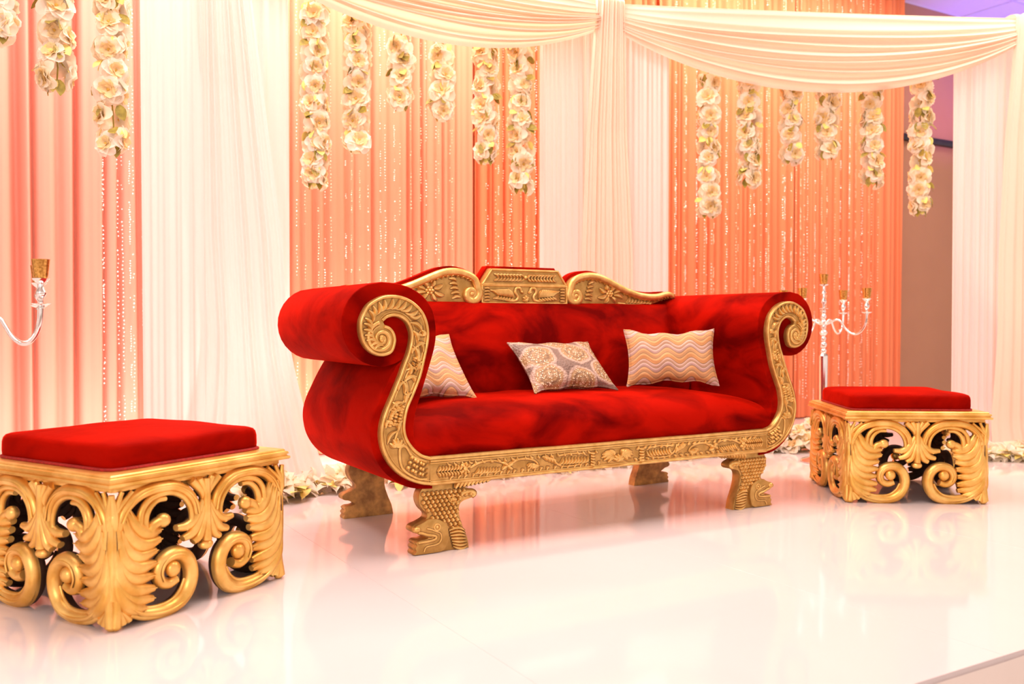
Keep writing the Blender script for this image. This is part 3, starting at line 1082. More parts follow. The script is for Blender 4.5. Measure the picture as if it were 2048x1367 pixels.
# ------------------------------------------------------------------ cushions
def pillow_mesh(w, h, th, seed, relief=False):
    rnd = random.Random(seed)
    m = MB()
    nx, nz = (96, 80) if relief else (40, 30)
    for side in (-1, 1):
        pts = []
        for i in range(nx + 1):
            a = -1 + 2 * i / nx
            for j in range(nz + 1):
                b = -1 + 2 * j / nz
                x = w / 2 * a * (1 - 0.09 * (1 - b * b) * a * a)
                z = h / 2 * b * (1 - 0.19 * (1 - a * a) * b * b)
                pr = max(0.0, (1 - a * a) * (1 - b * b))
                y = side * th / 2 * (pr ** 0.42)
                y += 0.005 * math.sin(a * 7 + seed) * math.sin(b * 6) * pr
                z += 0.006 * math.sin(a * 9 + seed) * (abs(b) ** 3)
                if relief:                           # quilted waves stand proud of their stitched lines
                    fr = ((z + 0.0165 * math.sin(x * 52.0) + 1.0) * 10.5) % 1.0
                    y += side * 0.0035 * min(1, pr * 4) * abs(math.sin(PI * (fr * 3.6 - 0.6)))
                pts.append((x, y, z))
        m2 = MB()
        m2.grid(pts, nx + 1, nz + 1)
        m.merge(m2, None, side > 0)
    return m


def cushion(name, label, w, h, th, mat, bl, yaw, lean, seed, roll=0.0):
    """bl: world position of the lower left corner on the seat"""
    o = pillow_mesh(w, h, th, seed, mat is M['wave']).build(name, mat, None, True, 70)
    m = MB()
    pts = []
    N = 60
    for k in range(N + 1):                           # welted seam round the rim
        q = (k / N * 4) % 4
        e, f = int(q), q - int(q)
        a, b = ((-1 + 2 * f, -1), (1, -1 + 2 * f), (1 - 2 * f, 1), (-1, 1 - 2 * f))[e]
        x = w / 2 * a * (1 - 0.09 * (1 - b * b) * a * a)
        z = h / 2 * b * (1 - 0.19 * (1 - a * a) * b * b)
        z += 0.006 * math.sin(a * 9 + seed) * (abs(b) ** 3)
        pts.append((x, 0, z))
    sweep(m, pts, 0.004, n=(0, 1, 0), sides=6, caps=False)
    m.build('seam', mat, o)
    R = Matrix.Rotation(yaw, 4, 'Z') @ Matrix.Rotation(-lean, 4, 'X') @ Matrix.Rotation(roll, 4, 'Y')
    off = R @ Vector((w / 2, 0, h / 2))
    o.matrix_world = Matrix.Translation(Vector(bl) + off) @ R
    tag(o, label, 'cushion')
    return o


cushion('cushion', 'cream and peach wave-patterned cushion half hidden behind the near scroll arm', 0.43, 0.40, 0.12, M['wave'],
        S(-0.950, 0.325, 0.578), YAW, 0.78, 1)
cushion('cushion', 'taupe beaded paisley cushion leaning at the middle of the sofa', 0.48, 0.345, 0.12, M['paisley'],
        S(-0.205, 0.335, 0.590), YAW, 0.84, 2)
cushion('cushion', 'upright cream and peach wave-patterned cushion beside the far arm', 0.47, 0.30, 0.13, M['wave'],
        (0.585, 4.66, 0.592), 0.02, 0.30, 3, -0.02)


# ------------------------------------------------------------------ ottomans
OS = 0.731


def Q(x, y):
    """drawing units of the carved side to metres (p from the left foot, z up)"""
    return ((x - 509) * 0.000567, (1157 - y) * 0.000585)


def half_panel():
    scroll, leaf = MB(), MB()

    def st(mbx, pts, r, y=0.0, depth=1.3, sides=10, n=6):
        path = [(Q(*p)[0], y, Q(*p)[1]) for p in pts]
        path = catmull(path, n)
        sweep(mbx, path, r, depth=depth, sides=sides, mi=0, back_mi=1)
    up = [(535, 700), (545, 610), (585, 540), (650, 490), (730, 466), (810, 462), (890, 470), (965, 505), (1020, 565), (1042, 640), (1030, 710)]
    # lower C scroll with its volute
    low = [(545, 990), (590, 1050), (660, 1098), (750, 1121), (850, 1124), (930, 1098), (985, 1040), (1005, 965), (985, 893), (935, 847), (870, 838), (810, 862), (785, 915), (800, 965), (850, 990), (905, 975)]
    st(scroll, low, lambda t: 0.012 + 0.014 * min(1, t * 3) - 0.009 * max(0, (t - 0.55) / 0.45), 0.0, 1.25, 12)
    outer = [(600, 1090), (680, 1128), (770, 1146), (860, 1146), (950, 1118), (1010, 1055), (1030, 970), (1010, 880), (955, 828), (880, 813)]
    st(scroll, outer, lambda t: 0.010 - 0.004 * t, -0.010, 1.2, 8)
    inn = [(620, 1046), (700, 1084), (790, 1094), (870, 1082), (925, 1040), (955, 985)]
    st(scroll, inn, lambda t: 0.009 - 0.004 * t, -0.008, 1.2, 8)
    st(scroll, low[1:-2], lambda t: 0.0055 - 0.002 * t, -0.028, 1.0, 7)
    st(scroll, up[1:-1], lambda t: 0.0045, -0.026, 1.0, 7)
    e = Q(872, 912)
    ball(scroll, (e[0], -0.014, e[1]), 0.026, 14, 8, (1, 0.8, 1))
    # upper C scroll
    st(scroll, up, lambda t: 0.013 + 0.007 * math.sin(PI * t), -0.004, 1.3, 12)
    up2 = [(660, 640), (672, 570), (720, 518), (800, 497), (880, 503), (950, 540), (992, 600), (1000, 670), (960, 720)]
    st(scroll, up2, lambda t: 0.011 - 0.003 * t, -0.012, 1.3, 10)
    curl = [(705, 690), (700, 620), (725, 565), (775, 530), (835, 528)]
    st(scroll, curl, lambda t: 0.014 - 0.005 * t, -0.006, 1.3, 10)
    curl2 = [(720, 700), (745, 660), (790, 640)]
    st(scroll, curl2, lambda t: 0.016, -0.008, 1.3, 10)
    e = Q(812, 640)
    ball(scroll, (e[0], -0.012, e[1]), 0.024, 14, 8, (1.05, 0.9, 0.95))
    # fan of long leaves from the corner stem
    tips = [((585, 545), (640, 640), (705, 690), (800, 690)), ((560, 575), (605, 690), (680, 745), (795, 738)), ((548, 610), (580, 740), (650, 800), (772, 795)),
            ((540, 650), (562, 790), (635, 855), (762, 860)), ((533, 690), (552, 840), (622, 910), (750, 925)), ((528, 740), (545, 890), (612, 965), (755, 992)),
            ((524, 790), (542, 940), (610, 1015), (750, 1045)), ((522, 840), (545, 985), (610, 1058), (700, 1088))]
    for k, t4 in enumerate(tips):
        st(leaf, t4, lambda t: 0.0125 + 0.0125 * math.sin(PI * min(1, t * 0.88)) - 0.006 * max(0, (t - .8) / .2), -0.004 - 0.003 * (k % 2), 1.05, 12)
        ridge = [(p[0] + 3, p[1] - 5) for p in t4]
        st(leaf, ridge, lambda t: 0.0042 - 0.002 * t, -0.0185 - 0.003 * (k % 2), 1.1, 6)
        mid4 = [(p[0] * 0.97 + 18, p[1] + 26 - 6 * i) for i, p in enumerate(t4)]
        st(leaf, mid4[:-1] + [(mid4[-1][0] - 40, mid4[-1][1] - 6)], lambda t: 0.009 + 0.005 * math.sin(PI * t), 0.000, 1.2, 8)
    # stem along the corner, foot leaves, toe, top sprout
    st(leaf, [(518, 1000), (508, 850), (508, 700), (520, 590), (540, 540)], lambda t: 0.014, 0.0, 1.2, 10)
    for tip, r in (((500, 460), 0.013), ((560, 452), 0.012), ((622, 458), 0.011)):
        st(leaf, [(518, 640), (512, 560), tip], lambda t, r=r: r * (0.6 + 0.4 * math.sin(PI * min(1, t * 1.1))), -0.010, 1.2, 8)
    for tip, r in (((600, 1120), 0.010), ((560, 1128), 0.012), ((517, 1135), 0.014)):
        st(leaf, [(522, 960), (528, 1040), tip], lambda t, r=r: r * (0.75 + 0.5 * t), -0.006, 1.2, 8)
    e = Q(524, 1134)
    ball(leaf, (e[0], -0.004, e[1]), 0.0175, 12, 8, (1.05, 1, 0.8))
    return scroll, leaf


def pendant():
    m = MB()

    def st(pts, r, y=0.0, depth=1.2):
        path = catmull([(Q(*p)[0], y, Q(*p)[1]) for p in pts], 6)
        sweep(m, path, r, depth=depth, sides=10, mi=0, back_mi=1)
    cx = 1105
    for s in (-1, 1):
        st([(cx, 560), (cx + s * 70, 660), (cx + s * 130, 700), (cx + s * 200, 700)], lambda t: 0.011 + 0.006 * math.sin(PI * t), -0.006)
        st([(cx, 580), (cx + s * 55, 690), (cx + s * 100, 745), (cx + s * 160, 765)], lambda t: 0.011 + 0.006 * math.sin(PI * t), -0.009)
        st([(cx, 600), (cx + s * 30, 710), (cx + s * 55, 770), (cx + s * 95, 795)], lambda t: 0.011 + 0.004 * math.sin(PI * t), -0.013)
        st([(cx, 600), (cx + s * 22, 530), (cx + s * 95, 455)], lambda t: 0.012 + 0.003 * t, -0.006)
        st([(cx, 600), (cx + s * 12, 520), (cx + s * 45, 450)], lambda t: 0.011, -0.012)
    st([(cx, 455), (cx, 560), (cx, 700), (cx, 800)], lambda t: 0.013 + 0.004 * t, -0.014)
    e = Q(cx, 826)
    ball(m, (e[0], -0.010, e[1]), 0.023, 12, 8, (1.15, 1, 0.75))
    return m


HS, HL = half_panel()
PD = pendant()
PWID = 0.676
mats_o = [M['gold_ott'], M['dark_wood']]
CEN = Matrix.Translation((-PWID / 2, 0, 0))


def cmesh(mb, name, mir=False):
    r = MB()
    r.merge(mb, CEN)
    if mir:
        r = r.mirrored()
    return r.mesh(name, mats_o, True, 60)


sc_me = [cmesh(HS, 'scroll'), cmesh(HS, 'scroll', True)]
lf_me = [cmesh(HL, 'acanthus_leaf'), cmesh(HL, 'acanthus_leaf', True)]
pd_me = cmesh(PD, 'pendant')
# frame strip that carries each carved side
mbx = MB()
box(mbx, (-0.335, -0.006, 0.412), (0.335, 0.020, 0.430))
strip_me = mbx.mesh('carved_side', M['gold_ott'], False)
bevel_mesh(strip_me, 0.004)


def rounded_pad(s, z0, z1, seed):
    n = 36
    m = MB()
    pts = []
    prof = [(0.985, 0.0), (1.0, 0.03), (1.006, 0.30), (1.004, 0.66), (0.995, 0.84), (0.975, 0.955), (0.935, 1.02), (0.80, 1.08), (0.55, 1.13), (0.25, 1.155), (0.0, 1.16)]
    rr = 0.86
    N = 96
    for i in range(N):
        a = 2 * PI * i / N
        c, s_ = math.cos(a), math.sin(a)
        p = 15.0
        k = 1.0 / ((abs(c) ** p + abs(s_) ** p) ** (1 / p))
        for j, (r, h) in enumerate(prof):
            wob = 0.003 * math.sin(3 * a + seed) + 0.002 * math.sin(8 * a + 2 * h + seed)
            pts.append(((s / 2) * k * c * r * (1 + wob), (s / 2) * k * s_ * r * (1 + wob), z0 + (z1 - z0) * h + (0.002 * math.sin(5 * a + seed) if 0.6 < h < 1.05 else 0)))
    m.grid(pts, N, len(prof), 0, True)
    return m


def ottoman(corner, yaw, label, seed):
    c, s = math.cos(yaw), math.sin(yaw)
    ctr = (corner[0] + c * OS / 2 - s * OS / 2, corner[1] + s * OS / 2 + c * OS / 2, 0)
    root = empty('ottoman', ctr, yaw)
    tag(root, label, 'ottoman', 'gold ottomans with red pads')
    # moulded top board
    h = OS / 2
    prof = [(h - 0.035, 0.423), (h - 0.020, 0.4285), (h - 0.004, 0.4295), (h, 0.433), (h - 0.001, 0.440), (h - 0.009, 0.4425), (h - 0.0085, 0.447), (h - 0.004, 0.449), (h - 0.006, 0.456),
            (h - 0.014, 0.4585), (h - 0.014, 0.463), (h - 0.018, 0.466), (h - 0.06, 0.466), (0.01, 0.466)]
    pts = []
    for a in range(4):
        sx, sy = ((-1, -1), (1, -1), (1, 1), (-1, 1))[a]
        for r, z in prof:
            pts.append((sx * r, sy * r, z))
    m = MB()
    m.grid(pts, 4, len(prof), 0, True)
    b0 = [i * len(prof) for i in range(4)]
    m.f.append(b0[::-1])
    m.m.append(1)
    m.build('top_board', [M['gold_ott'], M['dark_wood']], root, True, 20)
    pad = rounded_pad(0.61, 0.466, 0.546, seed).build('pad', M['velvet_pad'], root, True, 70, (0.0, 0.020, 0))
    m = MB()
    r = 0.3085
    loop = []
    for i in range(97):
        a = 2 * PI * i / 96
        cc, ss = math.cos(a), math.sin(a)
        k = 1.0 / ((abs(cc) ** 15 + abs(ss) ** 15) ** (1 / 15))
        loop.append((r * k * cc, r * k * ss, 0.470))
    sweep(m, loop, 0.006, n=(0, 0, 1), sides=6, caps=False)
    m.build('braid', M['trim_red'], pad)
    for k in range(4):
        R = Matrix.Rotation(k * PI / 2, 4, 'Z') @ Matrix.Translation((0, -PWID / 2 + 0.004, 0))
        sd = link_copy(strip_me, 'carved_side', root, R)
        for i in range(2):
            link_copy(sc_me[i], 'scroll', sd)
            link_copy(lf_me[i], 'acanthus_leaf', sd)
        link_copy(pd_me, 'pendant', sd)
    return root


ottoman((-1.177, 2.674), 1.0258, 'large gold carved ottoman with red pad nearest the camera', 1)
ottoman((1.690, 4.651), -0.063, 'gold carved ottoman with red pad between far sofa arm and ivory column', 4)


# ------------------------------------------------------------------ candelabra
def candelabrum(loc, rz, label):
    root = empty('candelabrum', loc, rz)
    tag(root, label, 'candelabra', 'silver candelabra on the stage')
    m = MB()
    lathe(m, [(0.0, 0.0), (0.135, 0.0), (0.14, 0.008), (0.132, 0.018), (0.10, 0.026), (0.06, 0.04), (0.035, 0.06), (0.03, 0.075), (0.0, 0.075)], 32)
    m.build('base', M['silver'], root)
    m = MB()
    pts = []
    for k in range(12):                              # faceted lower column
        a = 2 * PI * k / 12
        for r, z in ((0.0, 0.07), (0.026, 0.07), (0.023, 0.085), (0.029, 0.70), (0.021, 0.715), (0.0, 0.715)):
            pts.append((r * math.cos(a), r * math.sin(a), z))
    m.grid(pts, 12, 6, 0, True)
    m.build('column', M['silver'], root, True, 20)
    m = MB()
    prof = [(0.0, 0.71), (0.014, 0.712)]
    z = 0.715
    for r, hgt in ((0.022, 0.035), (0.024, 0.045), (0.019, 0.035), (0.028, 0.045), (0.018, 0.03), (0.022, 0.035), (0.020, 0.035), (0.016, 0.03)):
        for t in (0.0, 0.2, 0.5, 0.8, 1.0):
            prof.append((0.010 + (r - 0.010) * math.sin(PI * t) ** 0.8, z + hgt * t))
        z += hgt
    zt = z
    for r, dz in ((0.030, 0.002), (0.032, 0.006), (0.010, 0.010), (0.009, 0.03), (0.019, 0.045), (0.019, 0.055), (0.009, 0.07), (0.010, 0.10), (0.016, 0.105), (0.010, 0.12),
                  (0.009, 0.15), (0.030, 0.158), (0.032, 0.163), (0.0, 0.165)):
        prof.append((r, zt + dz))
    lathe(m, prof, 20)
    m.build('stem', M['silver'], root)
    ztop = zt + 0.165

    def cup(mb, c):
        lathe(mb, [(0.0, 0.0), (0.021, 0.0), (0.0235, 0.006), (0.030, 0.062), (0.031, 0.065), (0.028, 0.065), (0.022, 0.010), (0.0, 0.008)], 20, 0, c)
    m = MB()
    cup(m, (0, 0, ztop))
    m.build('candle_cup', M['mercury'], root)
    arm_mb, cup_mb, pan_mb = MB(), MB(), MB()
    R = 0.288
    arm = [(0.012, 0, 0.905), (0.045, 0, 0.918), (0.080, 0, 0.935), (0.108, 0, 0.932), (0.130, 0, 0.905), (0.160, 0, 0.868), (0.200, 0, 0.845), (0.240, 0, 0.852), (0.270, 0, 0.885), (0.284, 0, 0.925), (R, 0, 0.972)]
    sweep(arm_mb, catmull(arm, 5), lambda t: 0.0085 - 0.002 * math.sin(PI * t), n=(0, 1, 0), sides=10)
    lathe(pan_mb, [(0.0, 0.968), (0.014, 0.968), (0.011, 0.975), (0.028, 0.980), (0.034, 0.985), (0.028, 0.985), (0.008, 0.985), (0.007, 1.0), (0.013, 1.008), (0.018, 1.018), (0.018, 1.026),
                   (0.012, 1.034), (0.011, 1.052), (0.013, 1.054), (0.027, 1.066), (0.030, 1.071), (0.0, 1.072)], 20, 0, (R, 0, 0))
    cup(cup_mb, (R, 0, 1.072))
    ame, pme, cme = arm_mb.mesh('arm', M['silver']), pan_mb.mesh('drip_pan', M['silver']), cup_mb.mesh('candle_cup', M['mercury'])
    for k in range(4):
        Rm = Matrix.Rotation(k * PI / 2 + math.radians(-26), 4, 'Z')
        a = link_copy(ame, 'arm', root, Rm)
        link_copy(pme, 'drip_pan', a)
        link_copy(cme, 'candle_cup', a)
    return root


candelabrum((2.045, 6.03, 0), math.radians(-18.7), 'five-cup silver candelabrum standing behind the far ottoman')
candelabrum((-1.903, 3.26, 0), math.radians(9), 'silver candelabrum cut by the picture edge, above the nearest ottoman')


# ------------------------------------------------------------------ drapes
def folded_sheet(mb, path, z0, z1, disp, nx, nz, flare=None, ztop=None):
    """cloth hung along a plan path: disp(s, h) pushes it along the normal; h = 0 floor .. 1 top"""
    P = [np.array(p, float) for p in path]
    seg = [np.linalg.norm(P[i + 1] - P[i]) for i in range(len(P) - 1)]
    L = sum(seg)
    pts = []
    for i in range(nx + 1):
        s = L * i / nx
        a = s
        k = 0
        while k < len(seg) - 1 and a > seg[k]:
            a -= seg[k]
            k += 1
        t = (P[k + 1] - P[k]) / seg[k]
        pos = P[k] + t * a
        nrm = np.array([t[1], -t[0]])
        for j in range(nz + 1):
            h = j / nz
            z = z0 + (z1 - z0) * h
            q = pos + nrm * disp(s, h)
            if flare:
                q = q + nrm * flare(s / L, h)[0] + t * flare(s / L, h)[1]
            pts.append((q[0], q[1], z))
    mb.grid(pts, nx + 1, nz + 1)


def pleat_fn(valleys, fine=0.0, rnd=None):
    ph = [(rnd.uniform(0, 6), rnd.uniform(40, 130)) for _ in range(3)] if rnd else []

    def f(s, h):
        d = 0.0
        for c, sg, dp, dr in valleys:
            x = (s - c - dr * (1 - h)) / sg
            if -4 < x < 4:
                d -= dp * math.exp(-x * x)
        for p, k in ph:
            d += fine * math.sin(s * k + p)
        return d
    return f


PV = 2.82


def peach_drape(u0, u1, mat, label, seed, spacing, depth, sigma, fine, explicit=None, v=PV):
    rnd = random.Random(seed)
    val = []
    if explicit:
        val = [(u - u0, sg, dp, dr) for u, sg, dp, dr in explicit]
        s = max(u for u, *_ in explicit) - u0 + spacing
    else:
        s = rnd.uniform(0.02, spacing)
    while s < u1 - u0:
        val.append((s, sigma * rnd.uniform(0.6, 1.7), depth * rnd.uniform(0.4, 1.3), rnd.uniform(-0.02, 0.02)))
        s += spacing * rnd.uniform(0.5, 1.7)
    mb = MB()
    a, b = S(u0, v), S(u1, v)
    folded_sheet(mb, [(a.x, a.y), (b.x, b.y)], 0.012, 4.29, pleat_fn(val, fine, rnd), int((u1 - u0) * 130), 10)
    o = mb.build('peach_drape', mat, None, True, 180)
    tag(o, label, 'drape', 'peach backdrop drapes')
    return o


peach_drape(-3.9, -1.10, M['peach_light'], 'pale peach drape with wide flat pleats left of the near ivory column', 3, 0.16, 0.06, 0.03, 0.002,
            [(-3.4, 0.03, 0.06, 0), (-3.0, 0.04, 0.06, 0), (-2.6, 0.03, 0.06, 0.0), (-2.235, 0.035, 0.11, 0.01), (-2.145, 0.014, 0.09, 0.005), (-2.01, 0.03, 0.045, 0.0), (-1.90, 0.016, 0.09, -0.02),
             (-1.735, 0.012, 0.06, -0.03), (-1.65, 0.014, 0.05, -0.03), (-1.57, 0.018, 0.06, 0.02), (-1.4, 0.02, 0.05, 0)])
peach_drape(-1.08, 0.80, M['peach'], 'peach drape behind the three leftmost flower strands of the middle bay', 11, 0.085, 0.045, 0.014, 0.003)
peach_drape(0.82, 2.58, M['coral'], 'coral drape behind the near side of the centre ivory column', 17, 0.07, 0.055, 0.014, 0.003)
peach_drape(2.60, 4.24, M['coral'], 'coral drape with sequin strands just right of the centre ivory column', 23, 0.075, 0.04, 0.014, 0.003)
peach_drape(4.26, 5.86, M['coral'], 'coral drape at the far end next to the bare wall', 29, 0.085, 0.04, 0.016, 0.003)

LL, LC, CC, RC = (-3.267, 2.482), (-1.557, 4.950), (0.607, 6.222), (3.598, 6.531)
RR = (5.2, 5.5)


def lerp2(a, b, t):
    return (a[0] + (b[0] - a[0]) * t, a[1] + (b[1] - a[1]) * t)


def sheer_panel(path, label, seed, amp, nx):
    rnd = random.Random(seed)
    comps = [(rnd.uniform(60, 210), rnd.uniform(0, 6.28), rnd.uniform(0.3, 1.0), rnd.uniform(-0.3, 0.3)) for _ in range(9)]

    def disp(s, h):
        return amp * sum(a * math.sin(k * (s + dr * 0.06 * (1 - h)) + p) for k, p, a, dr in comps) / 3.0

    def flare(x, h):
        e = max(0.0, 1 - h / 0.14)
        return (0.10 * e * e, 0.16 * (x - 0.35) * e * e)
    mb = MB()
    folded_sheet(mb, path, 0.004, 3.02, disp, nx, 34, flare)
    o = mb.build('sheer_drape', M['sheer'], None, True, 180)
    tag(o, label, 'drape', 'ivory sheer column drapes')
    return o


def corner_path(p0, c, p1, back=0.05):
    """rounded wrap round a column"""
    c = np.array(c)
    return [tuple(p) for p in catmull([p0, tuple(np.array(p0) * 0.5 + c * 0.5), tuple(c), tuple(np.array(p1) * 0.5 + c * 0.5), p1], 6)]


sheer_panel(corner_path(lerp2(LC, LL, 0.160), LC, lerp2(LC, CC, 0.146)), 'broad ivory sheer panel at the near column left of the sofa', 1, 0.010, 320)
sheer_panel(corner_path(lerp2(CC, LC, 0.196), CC, lerp2(CC, RC, 0.154)), 'ivory sheer panel at the centre column behind the sofa back', 2, 0.012, 320)
sheer_panel(corner_path(lerp2(RC, CC, 0.168), RC, lerp2(RC, RR, 0.30)), 'ivory sheer panel at the far column beside the bare wall', 3, 0.012, 340)


def gathered(c, nrm, ztop, w0, w1, w2, label, seed, power=1.3, shift=0.0, mat='swag'):
    """a length of cloth pulled over the bar and spreading downwards"""
    rnd = random.Random(seed)
    n = Vector((nrm[0], nrm[1], 0)).normalized()
    t = Vector((-n.y, n.x, 0))
    comps = [(rnd.uniform(10, 46), rnd.uniform(0, 6.28), rnd.uniform(0.4, 1)) for _ in range(6)]
    mb = MB()
    nx, nz = 110, 44
    pts = []
    for i in range(nx + 1):
        x = -1 + 2 * i / nx
        for j in range(nz + 1):
            h = j / nz                                # 0 floor, 1 top (then over the bar)
            if j <= nz - 8:
                hh = j / (nz - 8)
                z = (ztop - 0.05) * hh + 0.004
                w = w0 + (w1 - w0) * min(1, (1 - hh) / 0.55) ** power
                if hh < 0.30:
                    w = w1 + (w2 - w1) * ((0.30 - hh) / 0.30) ** 1.5
                dep = 0.075 + 0.02 * (1 - x * x) + 0.10 * max(0, 1 - hh / 0.10) ** 2 + 0.075 * max(0, (hh - 0.72) / 0.28)
                sh = shift * (1 - hh)
            else:
                k = (j - (nz - 8)) / 8.0
                a = PI * k
                z = ztop - 0.05 + 0.05 * math.sin(a) + 0.012 * math.cos(x * 5) * math.sin(a)
                w = w0
                dep = (0.150 if a < PI / 2 else 0.075) * math.cos(a) + 0.02 * (1 - x * x) * math.cos(a)
                sh = 0
            rip = sum(a_ * math.sin(kk * x + p) for kk, p, a_ in comps) * 0.0055
            q = Vector(c + (0,)) + n * (dep + rip) + t * (x * w / 2 + sh)
            pts.append((q.x, q.y, max(0.003, z)))
    mb.grid(pts, nx + 1, nz + 1)
    o = mb.build('gathered_drape', M[mat], None, True, 180)
    tag(o, label, 'drape', 'gathered ivory column drapes')
    return o


gathered(LC, (0.30, -1.0), 3.075, 0.22, 0.44, 0.80, 'gathered ivory drape falling in front of the near column and pooling by the ottoman', 5, 1.0, 0.16, 'sheer')
gathered(CC, (0.26, -1.0), 3.075, 0.20, 0.36, 0.50, 'gathered ivory drape in front of the centre column', 6, 1.0, 0.02)
gathered(RC, (-0.05, -1.0), 3.075, 0.20, 0.34, 0.46, 'gathered ivory drape in front of the far column at the picture edge', 7, 1.0, 0.0)

# crossbars over the bays
for a, b, lb in ((LL, LC, 'slim crossbar over the flower strands left of the near column'), (LC, CC, 'slim crossbar inside the swag over the sofa'),
                 (CC, RC, 'slim crossbar inside the swag over the far ottoman')):
    mb = MB()
    sweep(mb, [(a[0], a[1], 2.985), (b[0], b[1], 2.985)], 0.017, n=(0, 0, 1), sides=10)
    tag(mb.build('crossbar', M['silver'], None), lb, 'crossbar', 'drape crossbars')


def swag(a, b, zlow, label, seed, fwd=0.12, zend=2.89):
    rnd = random.Random(seed)
    a, b = np.array(a), np.array(b)
    d = b - a
    L = np.linalg.norm(d)
    t = d / L
    n = np.array([t[1], -t[0]])
    nx, nv = 90, 110
    folds = [(0.13, 0.05, 0.5), (0.30, 0.045, 0.6)]
    y = 0.44
    while y < 0.97:
        folds.append((y, rnd.uniform(0.022, 0.034), rnd.uniform(0.8, 1.35)))
        y += rnd.uniform(0.075, 0.115)
    pts = []
    for i in range(nx + 1):
        s = i / nx
        env = math.sin(PI * s) ** 0.75
        sg = 4 * s * (1 - s)
        for j in range(nv + 1):
            q = j / nv
            ztop = 3.03 - 0.012 * sg
            # lower line follows a catenary, fold lines fan out between the two
            zl = zend + (zlow - zend) * (sg ** 0.92)
            z = ztop + (zl - ztop) * (q ** (1.0 + 0.25 * env))
            dd = 0.0
            for c, sgm, am in folds:
                x = (q - c - 0.022 * math.sin(4 * s + c * 20)) / sgm
                if abs(x) < 3.5:
                    dd += am * math.exp(-x * x)
            dep = 0.022 + 0.075 * env + (0.026 + 0.038 * env) * dd * min(1, 0.25 + 1.2 * env) + (fwd - 0.03) * env * math.sin(PI * min(1, q * 0.9)) * 0.7
            dep += 0.07 * (1 - env) + 0.010 * math.exp(-((q - 0.012) / 0.02) ** 2)
            z -= 0.016 * dd * env
            p = a + t * (s * L) + n * dep
            pts.append((p[0], p[1], z))
    mb = MB()
    mb.grid(pts, nx + 1, nv + 1)
    o = mb.build('swag', M['swag'], None, True, 180)
    tag(o, label, 'swag', 'ivory swags between the columns')
    return o


swag(LC, CC, 2.575, 'ivory swag hanging between the near and centre columns', 3, 0.13, 2.90)
swag(CC, RC, 2.475, 'ivory swag hanging between the centre and far columns', 4, 0.13, 2.90)


# ------------------------------------------------------------------ sequin strands (too many to count)
def bead_curtain(u0, u1, n, label, seed, v, ztop, mats, zlo=0.15, r=(0.0035, 0.006)):
    rnd = random.Random(seed)
    mb = MB()
    octa = [(0, 1, 4), (1, 2, 4), (2, 3, 4), (3, 0, 4), (1, 0, 5), (2, 1, 5), (3, 2, 5), (0, 3, 5)]
    for k in range(n):
        u = u0 + (u1 - u0) * (k + rnd.uniform(-0.45, 0.45)) / n
        vv = v + rnd.uniform(-0.10, 0.04)
        z = ztop
        p0 = S(u, vv)
        drift = rnd.uniform(-0.02, 0.02)
        mi = 0 if rnd.random() < 0.55 else 1
        gap = rnd.uniform(0.012, 0.03)
        while z > zlo:
            if rnd.random() < 0.80:
                rr = rnd.uniform(*r)
                c = S(u + drift * (ztop - z) / ztop + rnd.uniform(-0.003, 0.003), vv)
                a = rnd.uniform(0, PI)
                ca, sa = math.cos(a) * rr, math.sin(a) * rr
                mb.add([(c.x + ca, c.y + sa, z), (c.x - sa, c.y + ca, z), (c.x - ca, c.y - sa, z), (c.x + sa, c.y - ca, z), (c.x, c.y, z + rr), (c.x, c.y, z - rr)], octa, mi)
            else:
                z -= rnd.uniform(0, 0.12)
            z -= gap
    o = mb.build('bead_strands', mats, None, False)
    tag(o, label, 'bead curtain', None, 'stuff')
    return o


BM = [M['bead'], M['bead_peach']]
bead_curtain(-1.80, -1.50, 8, 'glittering silver bead strands over the pale peach drape by the near column', 5, 2.62, 3.9, [M['bead'], M['bead']], 0.2, (0.004, 0.0065))
bead_curtain(-0.95, 0.62, 26, 'fine sequin strands over the peach drape behind the sofa', 6, 2.68, 3.9, BM)
bead_curtain(0.80, 1.75, 24, 'silver sequin strands between the middle flower strands and the centre column', 7, 2.66, 3.9, [M['bead'], M['bead_peach']])
bead_curtain(2.45, 5.2, 46, 'sequin strands over the coral drape right of the centre column', 8, 2.66, 4.1, BM, 0.2, (0.004, 0.007))


# ------------------------------------------------------------------ flowers
def petal(mb, yaw, r0, r1, w, tilt, cup, mi, rnd, nx=4, ny=4, point=False):
    """one cupped petal starting near the axis, leaning out by tilt (0 = straight up)"""
    pts = []
    for i in range(nx):
        s = i / (nx - 1)
        for j in range(ny):
            c = -1 + 2 * j / (ny - 1)
            ww = w * (math.sin(PI * (0.12 + 0.80 * s)) ** 0.6 if not point else math.sin(PI * (0.1 + 0.88 * s)) ** 0.9)
            if s == 1 and not point:
                ww = w * 0.62
            L = r0 + (r1 - r0) * s
            bend = tilt + 0.55 * s * s
            x = L * math.sin(bend) * (1.0 - (0.08 * c * c if s > 0.9 else 0))
            z = L * math.cos(bend) + cup * (c * c) * w + rnd.uniform(-1, 1) * 0.002
            y = ww * c
            pts.append((x * math.cos(yaw) - y * math.sin(yaw), x * math.sin(yaw) + y * math.cos(yaw), z))
    mb.grid(pts, nx, ny, mi)


